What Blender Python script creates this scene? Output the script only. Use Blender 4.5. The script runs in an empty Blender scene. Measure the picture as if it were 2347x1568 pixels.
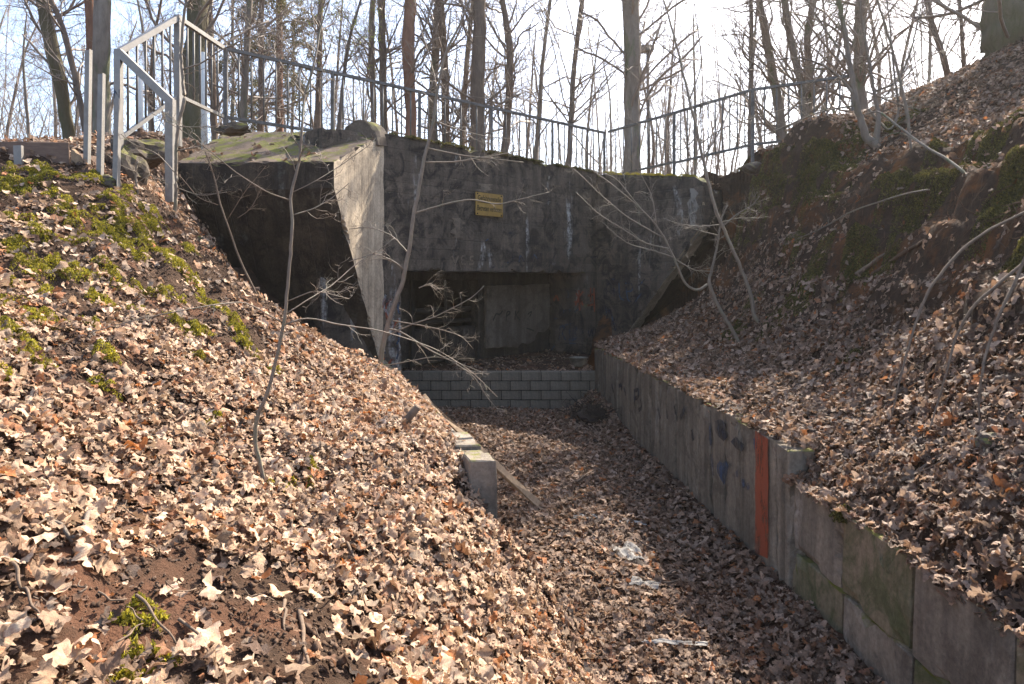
import bpy, bmesh, math, random
import numpy as np
from mathutils import Vector, Matrix

# ------------------------------------------------------------------ camera, sky, sun, exposure
SC = bpy.context.scene
COL = SC.collection
F, U0, V0 = 1565.0, 1173.5, 640.0          # photo measured on a 2347 px wide grid, horizon row 640
cam = bpy.data.cameras.new('camera'); cam_o = bpy.data.objects.new('camera', cam); COL.objects.link(cam_o)
cam_o.location = (0, 0, 0); cam_o.rotation_euler = (math.radians(90), 0, 0)
cam.sensor_width = 36.0; cam.lens = 36.0 * F / 2347.0
cam.shift_y = -(784.0 - V0) / 2347.0
cam.clip_start = 0.05; cam.clip_end = 3000
SC.camera = cam_o

SUN_AZ, SUN_EL = math.radians(35.5), math.radians(42)
world = bpy.data.worlds.new('World'); SC.world = world; world.use_nodes = True
wn = world.node_tree; bg = wn.nodes['Background']
sky = wn.nodes.new('ShaderNodeTexSky'); sky.sky_type = 'NISHITA'; sky.sun_disc = False
sky.sun_elevation = SUN_EL; sky.sun_rotation = SUN_AZ
sky.air_density = 0.85; sky.dust_density = 2.0; sky.ozone_density = 0.5
wn.links.new(sky.outputs[0], bg.inputs[0]); bg.inputs[1].default_value = 0.15
sl = bpy.data.lights.new('sun', 'SUN'); sl.energy = 5.0; sl.angle = math.radians(0.53); sl.color = (1.0, 0.905, 0.775)
sun_o = bpy.data.objects.new('sun', sl); COL.objects.link(sun_o)
SD = Vector((math.sin(SUN_AZ)*math.cos(SUN_EL), math.cos(SUN_AZ)*math.cos(SUN_EL), math.sin(SUN_EL)))
sun_o.rotation_euler = (-SD).to_track_quat('-Z', 'Y').to_euler()
vs = SC.view_settings
vs.view_transform = 'Standard'; vs.look = 'None'; vs.exposure = 1.72; vs.gamma = 1.0; vs.use_curve_mapping = False

# ------------------------------------------------------------------ helpers
rng = np.random.default_rng(7)
random.seed(7)

def P(u, v, Y):
    return np.array(((u-U0)/F*Y, Y, (V0-v)/F*Y))

def obj(name, me, mat=None, parent=None):
    o = bpy.data.objects.new(name, me); COL.objects.link(o)
    if mat is not None and me is not None and not me.materials: me.materials.append(mat)
    if parent is not None: o.parent = parent
    return o

def empty(name, loc, label, cat, group=None):
    o = bpy.data.objects.new(name, None); COL.objects.link(o); o.empty_display_size = 0.2
    o['label'] = label; o['category'] = cat
    if group: o['group'] = group
    return o

def tag(o, label, cat, group=None, kind=None):
    o['label'] = label; o['category'] = cat
    if group: o['group'] = group
    if kind: o['kind'] = kind
    return o

def mesh_np(name, V, Fc, smooth=False):
    """V (n,3); Fc list of int arrays (m,k)"""
    me = bpy.data.meshes.new(name)
    if not isinstance(Fc, (list, tuple)): Fc = [Fc]
    Fc = [np.asarray(f, dtype=np.int32) for f in Fc if len(f)]
    V = np.asarray(V, dtype=np.float32)
    nl = sum(f.size for f in Fc); nf = sum(len(f) for f in Fc)
    me.vertices.add(len(V)); me.vertices.foreach_set('co', V.ravel())
    me.loops.add(nl); me.loops.foreach_set('vertex_index', np.concatenate([f.ravel() for f in Fc]))
    me.polygons.add(nf)
    tot = np.concatenate([np.full(len(f), f.shape[1], np.int32) for f in Fc])
    st = np.concatenate(([0], np.cumsum(tot)[:-1])).astype(np.int32)
    me.polygons.foreach_set('loop_start', st)
    me.polygons.foreach_set('loop_total', tot)
    if smooth: me.polygons.foreach_set('use_smooth', np.ones(nf, dtype=bool))
    me.update(calc_edges=True)
    return me

def vn(x, y, seed=0):
    """2-D value noise 0..1"""
    x = np.asarray(x, float); y = np.asarray(y, float)
    xi = np.floor(x).astype(np.int64); yi = np.floor(y).astype(np.int64)
    fx = x-xi; fy = y-yi
    fx = fx*fx*(3-2*fx); fy = fy*fy*(3-2*fy)
    def h(a, b):
        n = (a*374761393 + b*668265263 + seed*1442695041) & 0x7fffffff
        n = ((n ^ (n >> 13)) * 1274126177) & 0x7fffffff
        return ((n ^ (n >> 16)) & 0xffff)/65535.0
    return (h(xi, yi)*(1-fx)+h(xi+1, yi)*fx)*(1-fy) + (h(xi, yi+1)*(1-fx)+h(xi+1, yi+1)*fx)*fy

def fbm(x, y, sc, octv=4, seed=0):
    s = 0; a = 1; t = 0
    for k in range(octv):
        s = s + a*vn(np.asarray(x)*sc, np.asarray(y)*sc, seed+k*17); t += a; a *= .5; sc *= 2.03
    return s/t

def sstep(a, b, x):
    t = np.clip((np.asarray(x)-a)/(b-a), 0, 1); return t*t*(3-2*t)

class TPS:
    def __init__(self, pts, lam=0.002):
        p = np.array(pts, float); self.xy = p[:, :2]; n = len(p)
        K = self.k(self.xy, self.xy) + lam*np.eye(n)
        A = np.zeros((n+3, n+3)); A[:n, :n] = K
        A[:n, n] = 1; A[:n, n+1:] = self.xy; A[n, :n] = 1; A[n+1:, :n] = self.xy.T
        b = np.zeros(n+3); b[:n] = p[:, 2]
        self.w = np.linalg.solve(A, b)
    @staticmethod
    def k(a, b):
        r2 = ((a[:, None, :]-b[None, :, :])**2).sum(-1)
        return np.where(r2 > 0, .5*r2*np.log(np.maximum(r2, 1e-12)), 0)
    def __call__(self, x, y):
        x = np.asarray(x, float); y = np.asarray(y, float); sh = x.shape
        q = np.stack([x.ravel(), y.ravel()], 1); out = np.empty(len(q)); n = len(self.xy)
        for i in range(0, len(q), 20000):
            c = q[i:i+20000]
            out[i:i+20000] = self.k(c, self.xy) @ self.w[:n] + self.w[n] + c @ self.w[n+1:]
        return out.reshape(sh)

class Tubes:
    """batched tubes grouped by (points, sides)"""
    def __init__(self): self.g = {}
    def add(self, pts, rad, sides=5):
        pts = np.asarray(pts, float); rad = np.asarray(rad, float)
        if pts.ndim == 2: pts = pts[None]; rad = rad[None]
        self.g.setdefault((pts.shape[1], sides), []).append((pts, rad))
    def mesh(self, name, smooth=True):
        Vs = []; Fs = []; T = []; off = 0
        for (n, s), lst in self.g.items():
            Pp = np.concatenate([a for a, b in lst]); R = np.concatenate([b for a, b in lst]); m = len(Pp)
            t = np.gradient(Pp, axis=1); t /= np.linalg.norm(t, axis=2, keepdims=True)+1e-9
            ref = np.where(np.abs(t[:, :1, 2:3]) > .8, np.array([1., 0, 0]), np.array([0, 0, 1.]))
            ref = np.broadcast_to(ref, t.shape)
            a = np.cross(t, ref); a /= np.linalg.norm(a, axis=2, keepdims=True)+1e-9
            b = np.cross(t, a)
            ang = np.arange(s)*2*np.pi/s
            ring = (a[:, :, None, :]*np.cos(ang)[None, None, :, None] + b[:, :, None, :]*np.sin(ang)[None, None, :, None])*R[:, :, None, None] + Pp[:, :, None, :]
            Vs.append(ring.reshape(-1, 3))
            i = np.arange(m)[:, None, None]*n*s; j = np.arange(n-1)[None, :, None]*s; k = np.arange(s)[None, None, :]; k2 = (k+1) % s
            q = np.stack(np.broadcast_arrays(i+j+k, i+j+k2, i+j+s+k2, i+j+s+k), -1).reshape(-1, 4)+off
            Fs.append(q)
            # caps
            if s > 3:
                c0 = (np.arange(m)[:, None]*n*s + np.arange(s)[None, ::-1])+off
                c1 = (np.arange(m)[:, None]*n*s + (n-1)*s + np.arange(s)[None, :])+off
                T.append((s, np.concatenate([c0, c1])))
            off += m*n*s
        return mesh_np(name, np.concatenate(Vs), Fs+[c for s, c in T], smooth)

def unit(v): return v/(np.linalg.norm(v, axis=-1, keepdims=True)+1e-9)

def grow(Pp, R, k, tr, L, npt, ang, up, wig, rr, rg, rmin=.002):
    """children on parent polylines. returns pts, rad"""
    m, n, _ = Pp.shape
    idx = np.repeat(np.arange(m), k); c = len(idx)
    t = rg.uniform(tr[0], tr[1], c)*(n-1); i = np.minimum(t.astype(int), n-2); f = (t-i)[:, None]
    p0 = Pp[idx, i]*(1-f)+Pp[idx, i+1]*f
    r0 = (R[idx, i]*(1-f[:, 0])+R[idx, i+1]*f[:, 0])
    tan = unit(Pp[idx, i+1]-Pp[idx, i])
    rnd = rg.normal(size=(c, 3)); perp = unit(rnd-(rnd*tan).sum(1, keepdims=True)*tan)
    a = rg.normal(ang, .22, c)[:, None]
    d = unit(tan*np.cos(a)+perp*np.sin(a)+np.array([0, 0, up]))
    rel = 1-t/(n-1)
    ln = L*(.45+.75*rel)*rg.uniform(.6, 1.25, c)
    out = np.empty((c, npt, 3)); out[:, 0] = p0; cur = d
    for s in range(1, npt):
        cur = unit(cur+rg.normal(0, wig, (c, 3))+np.array([0, 0, up*.25]))
        out[:, s] = out[:, s-1]+cur*(ln/(npt-1))[:, None]
    ra = np.maximum(r0*rr, rmin)[:, None]*np.linspace(1, .35, npt)[None]
    return out, np.maximum(ra, rmin*.7)

def resample(pts, n):
    pts = np.asarray(pts, float); d = np.concatenate(([0], np.cumsum(np.linalg.norm(np.diff(pts[:, :3], axis=0), axis=1))))
    s = np.linspace(0, d[-1], n)
    # smooth (Catmull-like) via cubic-ish interpolation
    out = np.stack([np.interp(s, d, pts[:, k]) for k in range(pts.shape[1])], 1)
    for _ in range(2):
        out[1:-1] = .25*out[:-2]+.5*out[1:-1]+.25*out[2:]
    return out

def box_me(name, x0, x1, y0, y1, z0, z1, bev=0.0):
    bm = bmesh.new()
    bmesh.ops.create_cube(bm, size=1)
    bmesh.ops.scale(bm, vec=(x1-x0, y1-y0, z1-z0), verts=bm.verts)
    bmesh.ops.translate(bm, vec=((x0+x1)/2, (y0+y1)/2, (z0+z1)/2), verts=bm.verts)
    if bev: bmesh.ops.bevel(bm, geom=bm.edges[:], offset=bev, segments=1, affect='EDGES')
    me = bpy.data.meshes.new(name); bm.to_mesh(me); bm.free(); return me

def bar_me(name, a, b, w, h, updir=(0, 0, 1), bev=0.0):
    """square bar from a to b (w across, h along updir)"""
    a = np.asarray(a, float); b = np.asarray(b, float); t = unit(b-a); upv = np.asarray(updir, float)
    s = unit(np.cross(t, upv)); q = np.cross(s, t)
    V = [p+s*w/2*i+q*h/2*j for p in (a, b) for i, j in ((-1, -1), (1, -1), (1, 1), (-1, 1))]
    bm = bmesh.new(); vv = [bm.verts.new(v) for v in V]
    for f in ((3, 2, 1, 0), (4, 5, 6, 7), (0, 1, 5, 4), (1, 2, 6, 5), (2, 3, 7, 6), (3, 0, 4, 7)): bm.faces.new([vv[i] for i in f])
    bmesh.ops.recalc_face_normals(bm, faces=bm.faces)
    if bev: bmesh.ops.bevel(bm, geom=bm.edges[:], offset=bev, segments=1, affect='EDGES')
    me = bpy.data.meshes.new(name); bm.to_mesh(me); bm.free(); return me

def prism_me(name, outline, ext, bev=0.0):
    """outline: 3-D points (planar), ext: extrusion vector"""
    bm = bmesh.new(); o = [bm.verts.new(p) for p in outline]; f = bm.faces.new(o)
    r = bmesh.ops.extrude_face_region(bm, geom=[f])
    bmesh.ops.translate(bm, vec=Vector(ext), verts=[g for g in r['geom'] if isinstance(g, bmesh.types.BMVert)])
    bmesh.ops.recalc_face_normals(bm, faces=bm.faces)
    if bev: bmesh.ops.bevel(bm, geom=bm.edges[:], offset=bev, segments=1, affect='EDGES')
    bmesh.ops.triangulate(bm, faces=[g for g in bm.faces if len(g.verts) > 4])
    me = bpy.data.meshes.new(name); bm.to_mesh(me); bm.free(); return me

def lump_me(name, c, rad, seed, rough=.25, sub=3):
    bm = bmesh.new(); bmesh.ops.create_icosphere(bm, subdivisions=sub, radius=1)
    rg = np.random.default_rng(seed); o = rg.uniform(0, 50, 3)
    for v in bm.verts:
        p = np.array(v.co); k = 1+rough*(fbm(p[0]*1.3+o[0]+p[2], p[1]*1.3+o[1]-p[2]*.7, 1.2, 3, seed)-.5)*2
        v.co = Vector(p*k*np.array(rad)+np.array(c))
    me = bpy.data.meshes.new(name); bm.to_mesh(me); bm.free()
    return me

# ------------------------------------------------------------------ materials
class NT:
    def __init__(self, name):
        self.m = bpy.data.materials.new(name); self.m.use_nodes = True; self.t = self.m.node_tree
        self.b = self.t.nodes['Principled BSDF']; self.out = self.t.nodes['Material Output']
    def n(self, typ, **kw):
        x = self.t.nodes.new(typ)
        for k, v in kw.items(): setattr(x, k, v)
        return x
    def l(self, a, b): self.t.links.new(a, b)
    def coord(self, scale=(1, 1, 1), rot=(0, 0, 0), kind='Object'):
        c = self.n('ShaderNodeTexCoord'); mp = self.n('ShaderNodeMapping')
        mp.inputs['Scale'].default_value = scale; mp.inputs['Rotation'].default_value = rot
        self.l(c.outputs[kind], mp.inputs[0]); return mp.outputs[0]
    def noise(self, co, scale, detail=6, rough=.6, dist=0):
        x = self.n('ShaderNodeTexNoise'); x.inputs['Scale'].default_value = scale; x.inputs['Detail'].default_value = detail
        x.inputs['Roughness'].default_value = rough; x.inputs['Distortion'].default_value = dist
        self.l(co, x.inputs['Vector']); return x.outputs['Fac']
    def ramp(self, fac, stops, interp='LINEAR'):
        x = self.n('ShaderNodeValToRGB'); e = x.color_ramp.elements; x.color_ramp.interpolation = interp
        while len(e) < len(stops): e.new(.5)
        for el, (p, c) in zip(e, stops):
            el.position = p; el.color = (c[0], c[1], c[2], 1) if hasattr(c, '__len__') else (c, c, c, 1)
        self.l(fac, x.inputs[0]); return x.outputs[0]
    def mix(self, fac, a, b, mode='MIX'):
        x = self.n('ShaderNodeMix', data_type='RGBA', blend_type=mode)
        for val, sk in ((fac, x.inputs[0]), (a, x.inputs[6]), (b, x.inputs[7])):
            if hasattr(val, 'is_linked'): self.l(val, sk)
            elif hasattr(val, '__len__'): sk.default_value = (val[0], val[1], val[2], 1)
            else: sk.default_value = val
        return x.outputs[2]
    def math(self, op, a, b=None, clamp=False):
        x = self.n('ShaderNodeMath', operation=op, use_clamp=clamp)
        for i, v in enumerate((a, b)):
            if v is None: continue
            if hasattr(v, 'is_linked'): self.l(v, x.inputs[i])
            else: x.inputs[i].default_value = v
        return x.outputs[0]
    def bump(self, h, strength=.5, dist=.02, nrm=None):
        x = self.n('ShaderNodeBump'); x.inputs['Strength'].default_value = strength; x.inputs['Distance'].default_value = dist
        self.l(h, x.inputs['Height'])
        if nrm: self.l(nrm, x.inputs['Normal'])
        return x.outputs[0]
    def done(self, col=None, rough=.8, spec=.3, nrm=None, metal=0):
        if col is not None:
            if hasattr(col, 'is_linked'): self.l(col, self.b.inputs['Base Color'])
            else: self.b.inputs['Base Color'].default_value = (*col, 1)
        if hasattr(rough, 'is_linked'): self.l(rough, self.b.inputs['Roughness'])
        else: self.b.inputs['Roughness'].default_value = rough
        self.b.inputs['Specular IOR Level'].default_value = spec
        self.b.inputs['Metallic'].default_value = metal
        if nrm is not None: self.l(nrm, self.b.inputs['Normal'])
        return self.m

def concrete(name, c1, c2, dark, streak=.6, board=None, lime=.0, moss=.5, grain=1.0, rot=0.0, blotch=None):
    blotch = streak if blotch is None else blotch
    t = NT(name); co = t.coord(rot=(0, 0, rot))
    big = t.noise(co, .9, 9, .65, .4)
    col = t.mix(t.ramp(big, [(.3, 0), (.7, 1)]), c1, c2)
    st = t.noise(t.coord((2.6, 2.6, .22)), 1.6, 6, .65)
    col = t.mix(t.math('MULTIPLY', t.ramp(st, [(.42, 0), (.62, 1)]), streak), col, dark)
    bl = t.noise(co, 2.3, 10, .72, 1.0)
    col = t.mix(t.math('MULTIPLY', t.ramp(bl, [(.48, 0), (.6, 1)]), blotch), col, dark)
    if lime:
        lm = t.noise(t.coord((1.7, 1.7, .35)), 1.3, 5, .6, .3)
        ln2 = t.noise(co, 9, 6, .7)
        mk = t.math('MULTIPLY', t.ramp(lm, [(.6, 0), (.68, 1)]), t.ramp(ln2, [(.4, 0), (.6, 1)]))
        col = t.mix(t.math('MULTIPLY', mk, lime), col, (.5, .48, .44))
    fine = t.noise(co, 26, 6, .75)
    col = t.mix(.55*grain, col, t.ramp(fine, [(.3, .25), (.7, .8)]), 'OVERLAY')
    gm = t.n('ShaderNodeNewGeometry'); sx = t.n('ShaderNodeSeparateXYZ'); t.l(gm.outputs['Normal'], sx.inputs[0])
    if moss:
        mn = t.noise(co, 3.0, 7, .7)
        mk = t.math('MULTIPLY', t.ramp(sx.outputs[2], [(.35, 0), (.75, 1)]), t.ramp(mn, [(.62-.3*moss, 0), (.72-.3*moss, 1)]))
        col = t.mix(mk, col, t.mix(t.noise(co, 14, 4), (.09, .075, .02), (.16, .17, .015)))
    pit = t.noise(co, 55, 4, .7)
    h = t.math('ADD', t.math('MULTIPLY', t.ramp(pit, [(.28, 0), (.42, 1)]), .5), t.math('MULTIPLY', fine, .8))
    if board:
        p = t.n('ShaderNodeSeparateXYZ'); t.l(t.coord(rot=(0, 0, rot)), p.inputs[0])
        ax, w = board
        wob = t.math('MULTIPLY', t.noise(co, .7, 2), .05)
        fr = t.math('PINGPONG', t.math('ADD', p.outputs[ax], wob), w)
        line = t.ramp(t.math('DIVIDE', fr, w), [(0, 0), (.07, 1)])
        brk = t.ramp(t.noise(co, 1.8, 3), [(.4, 0), (.55, 1)])
        line = t.math('MAXIMUM', line, t.math('SUBTRACT', 1.0, brk))
        col = t.mix(t.math('MULTIPLY', t.math('SUBTRACT', 1.0, line), .5), col, (.02, .018, .015))
        stp = t.math('FLOOR', t.math('DIVIDE', t.math('ADD', p.outputs[ax], wob), w))
        wnz = t.n('ShaderNodeTexWhiteNoise', noise_dimensions='1D'); t.l(stp, wnz.inputs['W'])
        col = t.mix(.28, col, t.ramp(wnz.outputs[0], [(0, .3), (1, .75)]), 'OVERLAY')
        grainv = t.noise(t.coord((1, 1, 14) if ax == 2 else (14, 14, 1)), 2.2, 5, .6)
        h = t.math('ADD', t.math('ADD', h, t.math('MULTIPLY', line, .9)), t.math('MULTIPLY', grainv, .6))
    return t.done(col, t.ramp(fine, [(.2, .95), (.8, .75)]), .25, t.bump(h, .75, .012))

def simple(name, c1, c2, scale=6, stretch=(1, 1, 1), rough=.85, bump=.5, bd=.01, spec=.2, metal=0, c3=None):
    t = NT(name); co = t.coord(stretch); n1 = t.noise(co, scale, 7, .68, .3)
    col = t.mix(t.ramp(n1, [(.3, 0), (.7, 1)]), c1, c2)
    if c3 is not None:
        col = t.mix(t.ramp(t.noise(co, scale*.37, 5, .6), [(.52, 0), (.64, 1)]), col, c3)
    n2 = t.noise(co, scale*4, 5, .7)
    return t.done(col, rough, spec, t.bump(t.math('ADD', n1, t.math('MULTIPLY', n2, .5)), bump, bd), metal)

def leaf_mat(name, stops, trans=.3):
    t = NT(name)
    g = t.n('ShaderNodeNewGeometry'); oi = t.n('ShaderNodeObjectInfo')
    r = t.math('FRACT', t.math('ADD', g.outputs['Random Per Island'], oi.outputs['Random']))
    col = t.ramp(r, stops)
    co = t.coord(); nz = t.noise(co, 38, 5, .7)
    col = t.mix(.4, col, t.ramp(nz, [(.3, .28), (.7, .72)]), 'OVERLAY')
    bz = t.noise(co, 4.5, 6, .7, .6); col = t.mix(.8, col, t.ramp(bz, [(.32, .2), (.5, .5), (.68, .72)]), 'OVERLAY')
    r2 = t.math('FRACT', t.math('MULTIPLY', r, 37.0))
    hs = t.n('ShaderNodeHueSaturation'); t.l(col, hs.inputs['Color']); t.l(t.ramp(r2, [(0, .42), (.5, .85), (1, 1.15)]), hs.inputs['Value'])
    t.done(hs.outputs[0], .62, .35, t.bump(t.math('ADD', nz, bz), .5, .02))
    tr = t.n('ShaderNodeBsdfTranslucent'); t.l(hs.outputs[0], tr.inputs[0])
    mx = t.n('ShaderNodeMixShader'); mx.inputs[0].default_value = trans
    t.l(t.b.outputs[0], mx.inputs[1]); t.l(tr.outputs[0], mx.inputs[2]); t.l(mx.outputs[0], t.out.inputs[0])
    return t.m

def soil_mat(name, c1, c2, c3):
    t = NT(name); co = t.coord(); n1 = t.noise(co, 1.4, 8, .65, .5); n2 = t.noise(co, 11, 8, .75)
    col = t.mix(t.ramp(n2, [(.3, 0), (.72, 1)]), c1, c2)
    col = t.mix(t.ramp(n1, [(.5, 0), (.64, 1)]), col, c3)
    n3 = t.noise(co, 45, 5, .7)
    return t.done(col, .95, .1, t.bump(t.math('ADD', n2, t.math('MULTIPLY', n3, .6)), 1.0, .05))

def paint(name, c1, c2, cover=.5, scale=9, stretch=(1, 1, .5)):
    t = NT(name); co = t.coord(stretch); n1 = t.noise(co, scale, 8, .72); n2 = t.noise(co, scale*.4, 3, .6)
    t.done(t.mix(t.ramp(n1, [(.3, 0), (.7, 1)]), c1, c2), .75, .2)
    f = t.ramp(t.math('ADD', t.math('MULTIPLY', n1, .6), t.math('MULTIPLY', n2, .4)), [(.62-.35*cover, 0), (.74-.3*cover, 1)])
    tr = t.n('ShaderNodeBsdfTransparent'); mx = t.n('ShaderNodeMixShader'); t.l(f, mx.inputs[0]); t.l(tr.outputs[0], mx.inputs[1]); t.l(t.b.outputs[0], mx.inputs[2]); t.l(mx.outputs[0], t.out.inputs[0])
    return t.m
WROT = -math.atan2(.725, .689)
M = {}
M['wall'] = concrete('bunker_concrete', (.145, .111, .081), (.072, .056, .042), (.015, .0125, .0105), .5, (2, .105), .75, .85, blotch=.9)
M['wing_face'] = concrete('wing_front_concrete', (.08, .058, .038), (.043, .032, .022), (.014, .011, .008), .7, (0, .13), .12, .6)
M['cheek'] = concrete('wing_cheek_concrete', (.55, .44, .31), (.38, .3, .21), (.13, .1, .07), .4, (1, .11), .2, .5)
M['roof'] = concrete('wing_roof_concrete', (.19, .135, .095), (.125, .088, .062), (.055, .04, .028), .45, None, .0, .5, .9)
M['panel'] = concrete('slab_concrete', (.2, .155, .112), (.13, .1, .073), (.045, .036, .027), .5, None, .1, 0)
M['trench'] = concrete('trench_concrete', (.25, .205, .15), (.155, .127, .094), (.06, .05, .037), .65, (1, .075), .25, .45)
M['trench_green'] = concrete('algae_concrete', (.24, .17, .115), (.14, .128, .072), (.06, .07, .026), .75, None, .1, .5)
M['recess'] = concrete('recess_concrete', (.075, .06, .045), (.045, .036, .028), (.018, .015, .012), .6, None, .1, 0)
M['panel_near'] = concrete('near_panel_concrete', (.27, .22, .16), (.165, .135, .1), (.065, .053, .04), .6, None, .3, .45)
M['block'] = concrete('block_concrete', (.2, .168, .125), (.13, .108, .081), (.05, .042, .032), .55, None, .1, .0, .8)
M['post'] = concrete('post_concrete', (.26, .215, .165), (.17, .14, .108), (.075, .062, .048), .5, None, .1, .4)
M['mortar'] = simple('mortar', (.018, .016, .014), (.03, .027, .023), 20)
M['dark_room'] = simple('dark_concrete', (.03, .026, .021), (.055, .047, .037), 3)  # plain dark tone shared by the room walls, pipes and frame bars
M['steel'] = simple('galvanised_steel', (.095, .087, .08), (.145, .133, .12), 14, (1, 1, 1), .6, .1, .002, .3, .1, (.065, .058, .05))
M['steel_light'] = simple('pale_galvanised_steel', (.19, .176, .158), (.26, .24, .215), 14, (1, 1, 1), .5, .1, .002, .4, .15, (.2, .18, .155))
M['bark_grey'] = simple('grey_bark', (.24, .2, .16), (.13, .105, .085), 9, (1, 1, .3), .9, .9, .03, .15, 0, (.12, .125, .07))
M['bark_brown'] = simple('brown_bark', (.2, .15, .115), (.1, .075, .06), 8, (1, 1, .22), .92, 1.0, .04, .1)
M['bark_pine'] = simple('pine_bark', (.28, .145, .09), (.15, .085, .06), 8, (1, 1, .3), .92, 1.0, .04, .1)
M['bark_moss'] = simple('mossy_bark', (.13, .105, .075), (.075, .07, .03), 6, (1, 1, .3), .92, 1.0, .04, .1)
M['twig'] = simple('twig_bark', (.24, .18, .135), (.15, .115, .09), 12, (1, 1, .5), .6, .3, .004, .35)
M['sapling'] = simple('sapling_bark', (.24, .19, .14), (.12, .09, .066), 30, (1, 1, .4), .65, .8, .006, .35, 0, (.155, .14, .095))
M['stick'] = simple('dead_wood', (.20, .14, .095), (.10, .072, .052), 20, (1, 1, 1), .85, .6, .005)
M['soil'] = soil_mat('brown_soil', (.035, .022, .015), (.11, .068, .045), (.15, .075, .045))
M['soil_red'] = soil_mat('red_brown_soil', (.03, .019, .013), (.085, .052, .034), (.17, .072, .028))
M['crumb'] = simple('soil_crumb', (.05, .032, .022), (.13, .08, .052), 30, (1, 1, 1), .95, .6, .004)
TAN = [(0, (.16, .08, .045)), (.12, (.28, .15, .085)), (.3, (.44, .28, .17)), (.55, (.57, .395, .26)), (.75, (.66, .48, .335)), (.9, (.36, .215, .13)), (.96, (.45, .16, .045)), (1, (.30, .13, .06))]
BRN = [(0, (.1, .054, .033)), (.2, (.2, .115, .068)), (.5, (.34, .22, .145)), (.75, (.47, .33, .235)), (.92, (.24, .14, .085)), (.97, (.40, .15, .05)), (1, (.2, .09, .05))]
M['leaf'] = leaf_mat('dry_leaf', TAN, .25)
M['leaf_b'] = leaf_mat('brown_leaf', BRN, .3)
M['moss'] = leaf_mat('moss', [(0, (.12, .12, .012)), (.4, (.36, .31, .022)), (.8, (.52, .44, .045)), (1, (.2, .14, .04))], .35)
M['moss_dark'] = leaf_mat('dark_moss', [(0, (.045, .04, .01)), (.5, (.11, .1, .018)), (1, (.2, .165, .045))], .35)
M['needle'] = leaf_mat('needles', [(0, (.06, .07, .02)), (.6, (.13, .12, .04)), (1, (.2, .16, .06))], .35)
M['bud'] = leaf_mat('buds', [(0, (.25, .3, .04)), (1, (.42, .45, .08))], .5)
M['root'] = simple('roots', (.13, .075, .045), (.07, .04, .026), 14)
M['timber'] = simple('weathered_board', (.2, .135, .1), (.12, .08, .06), 5, (.6, 6, 6), .85, .5, .006)
M['plank'] = simple('old_plank', (.33, .23, .14), (.2, .135, .085), 6, (5, 1, 5), .85, .5, .005)
M['stone'] = concrete('rubble_stone', (.13, .1, .075), (.08, .06, .045), (.035, .027, .02), .4, None, .0, .5)
M['sign'] = simple('yellow_sign_paint', (.34, .2, .035), (.22, .125, .026), 7, (1, 1, 1), .55, .05, .001, .4, 0, (.3, .17, .03))
M['ink'] = simple('black_lettering', (.035, .028, .012), (.06, .045, .02), 20)
M['spray_blue'] = paint('spray_blue_paint', (.025, .045, .09), (.055, .075, .11), 0.62)
M['spray_black'] = paint('spray_black_paint', (0.02, 0.022, 0.028), (0.045, 0.048, 0.055), 0.62)
M['spray_red'] = paint('spray_red_paint', (0.3, 0.06, 0.025), (0.2, 0.07, 0.04), 0.8)
M['orange'] = paint('orange_paint', (.34, .075, .03), (.2, .06, .035), .66, 7, (1, 1, .35))
M['spray_green'] = paint('spray_green_paint', (0.07, 0.15, 0.09), (0.12, 0.15, 0.1), 0.4)
M['plastic'] = simple('white_plastic', (.34, .325, .31), (.2, .19, .18), 9, (1, 1, 1), .25, .3, .004, .6)
M['white_pole'] = simple('pale_pole', (.62, .6, .55), (.5, .48, .44), 9)
M['black'] = simple('black_rag', (.015, .015, .017), (.03, .03, .033), 9)
M['char'] = simple('charred_debris', (.02, .016, .013), (.05, .036, .028), 15)

# ------------------------------------------------------------------ terrain
FLOOR = -2.65
def xr(Y):   # face of the right trench wall
    return np.interp(Y, [0, 3.3, 4.5, 6.0, 9.0, 13.9, 15], [2.30, 2.33, 2.32, 2.26, 2.06, 1.70, 1.62])
def xl(Y):   # face of the left trench wall
    return -.11-.304*(np.asarray(Y)-5.28)
def xl_edge(Y):
    return np.where(np.asarray(Y) > 5.17, xl(Y)-.17, np.interp(Y, [4.75, 5.17], [1.5, xl(5.17)-.17]))

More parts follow.
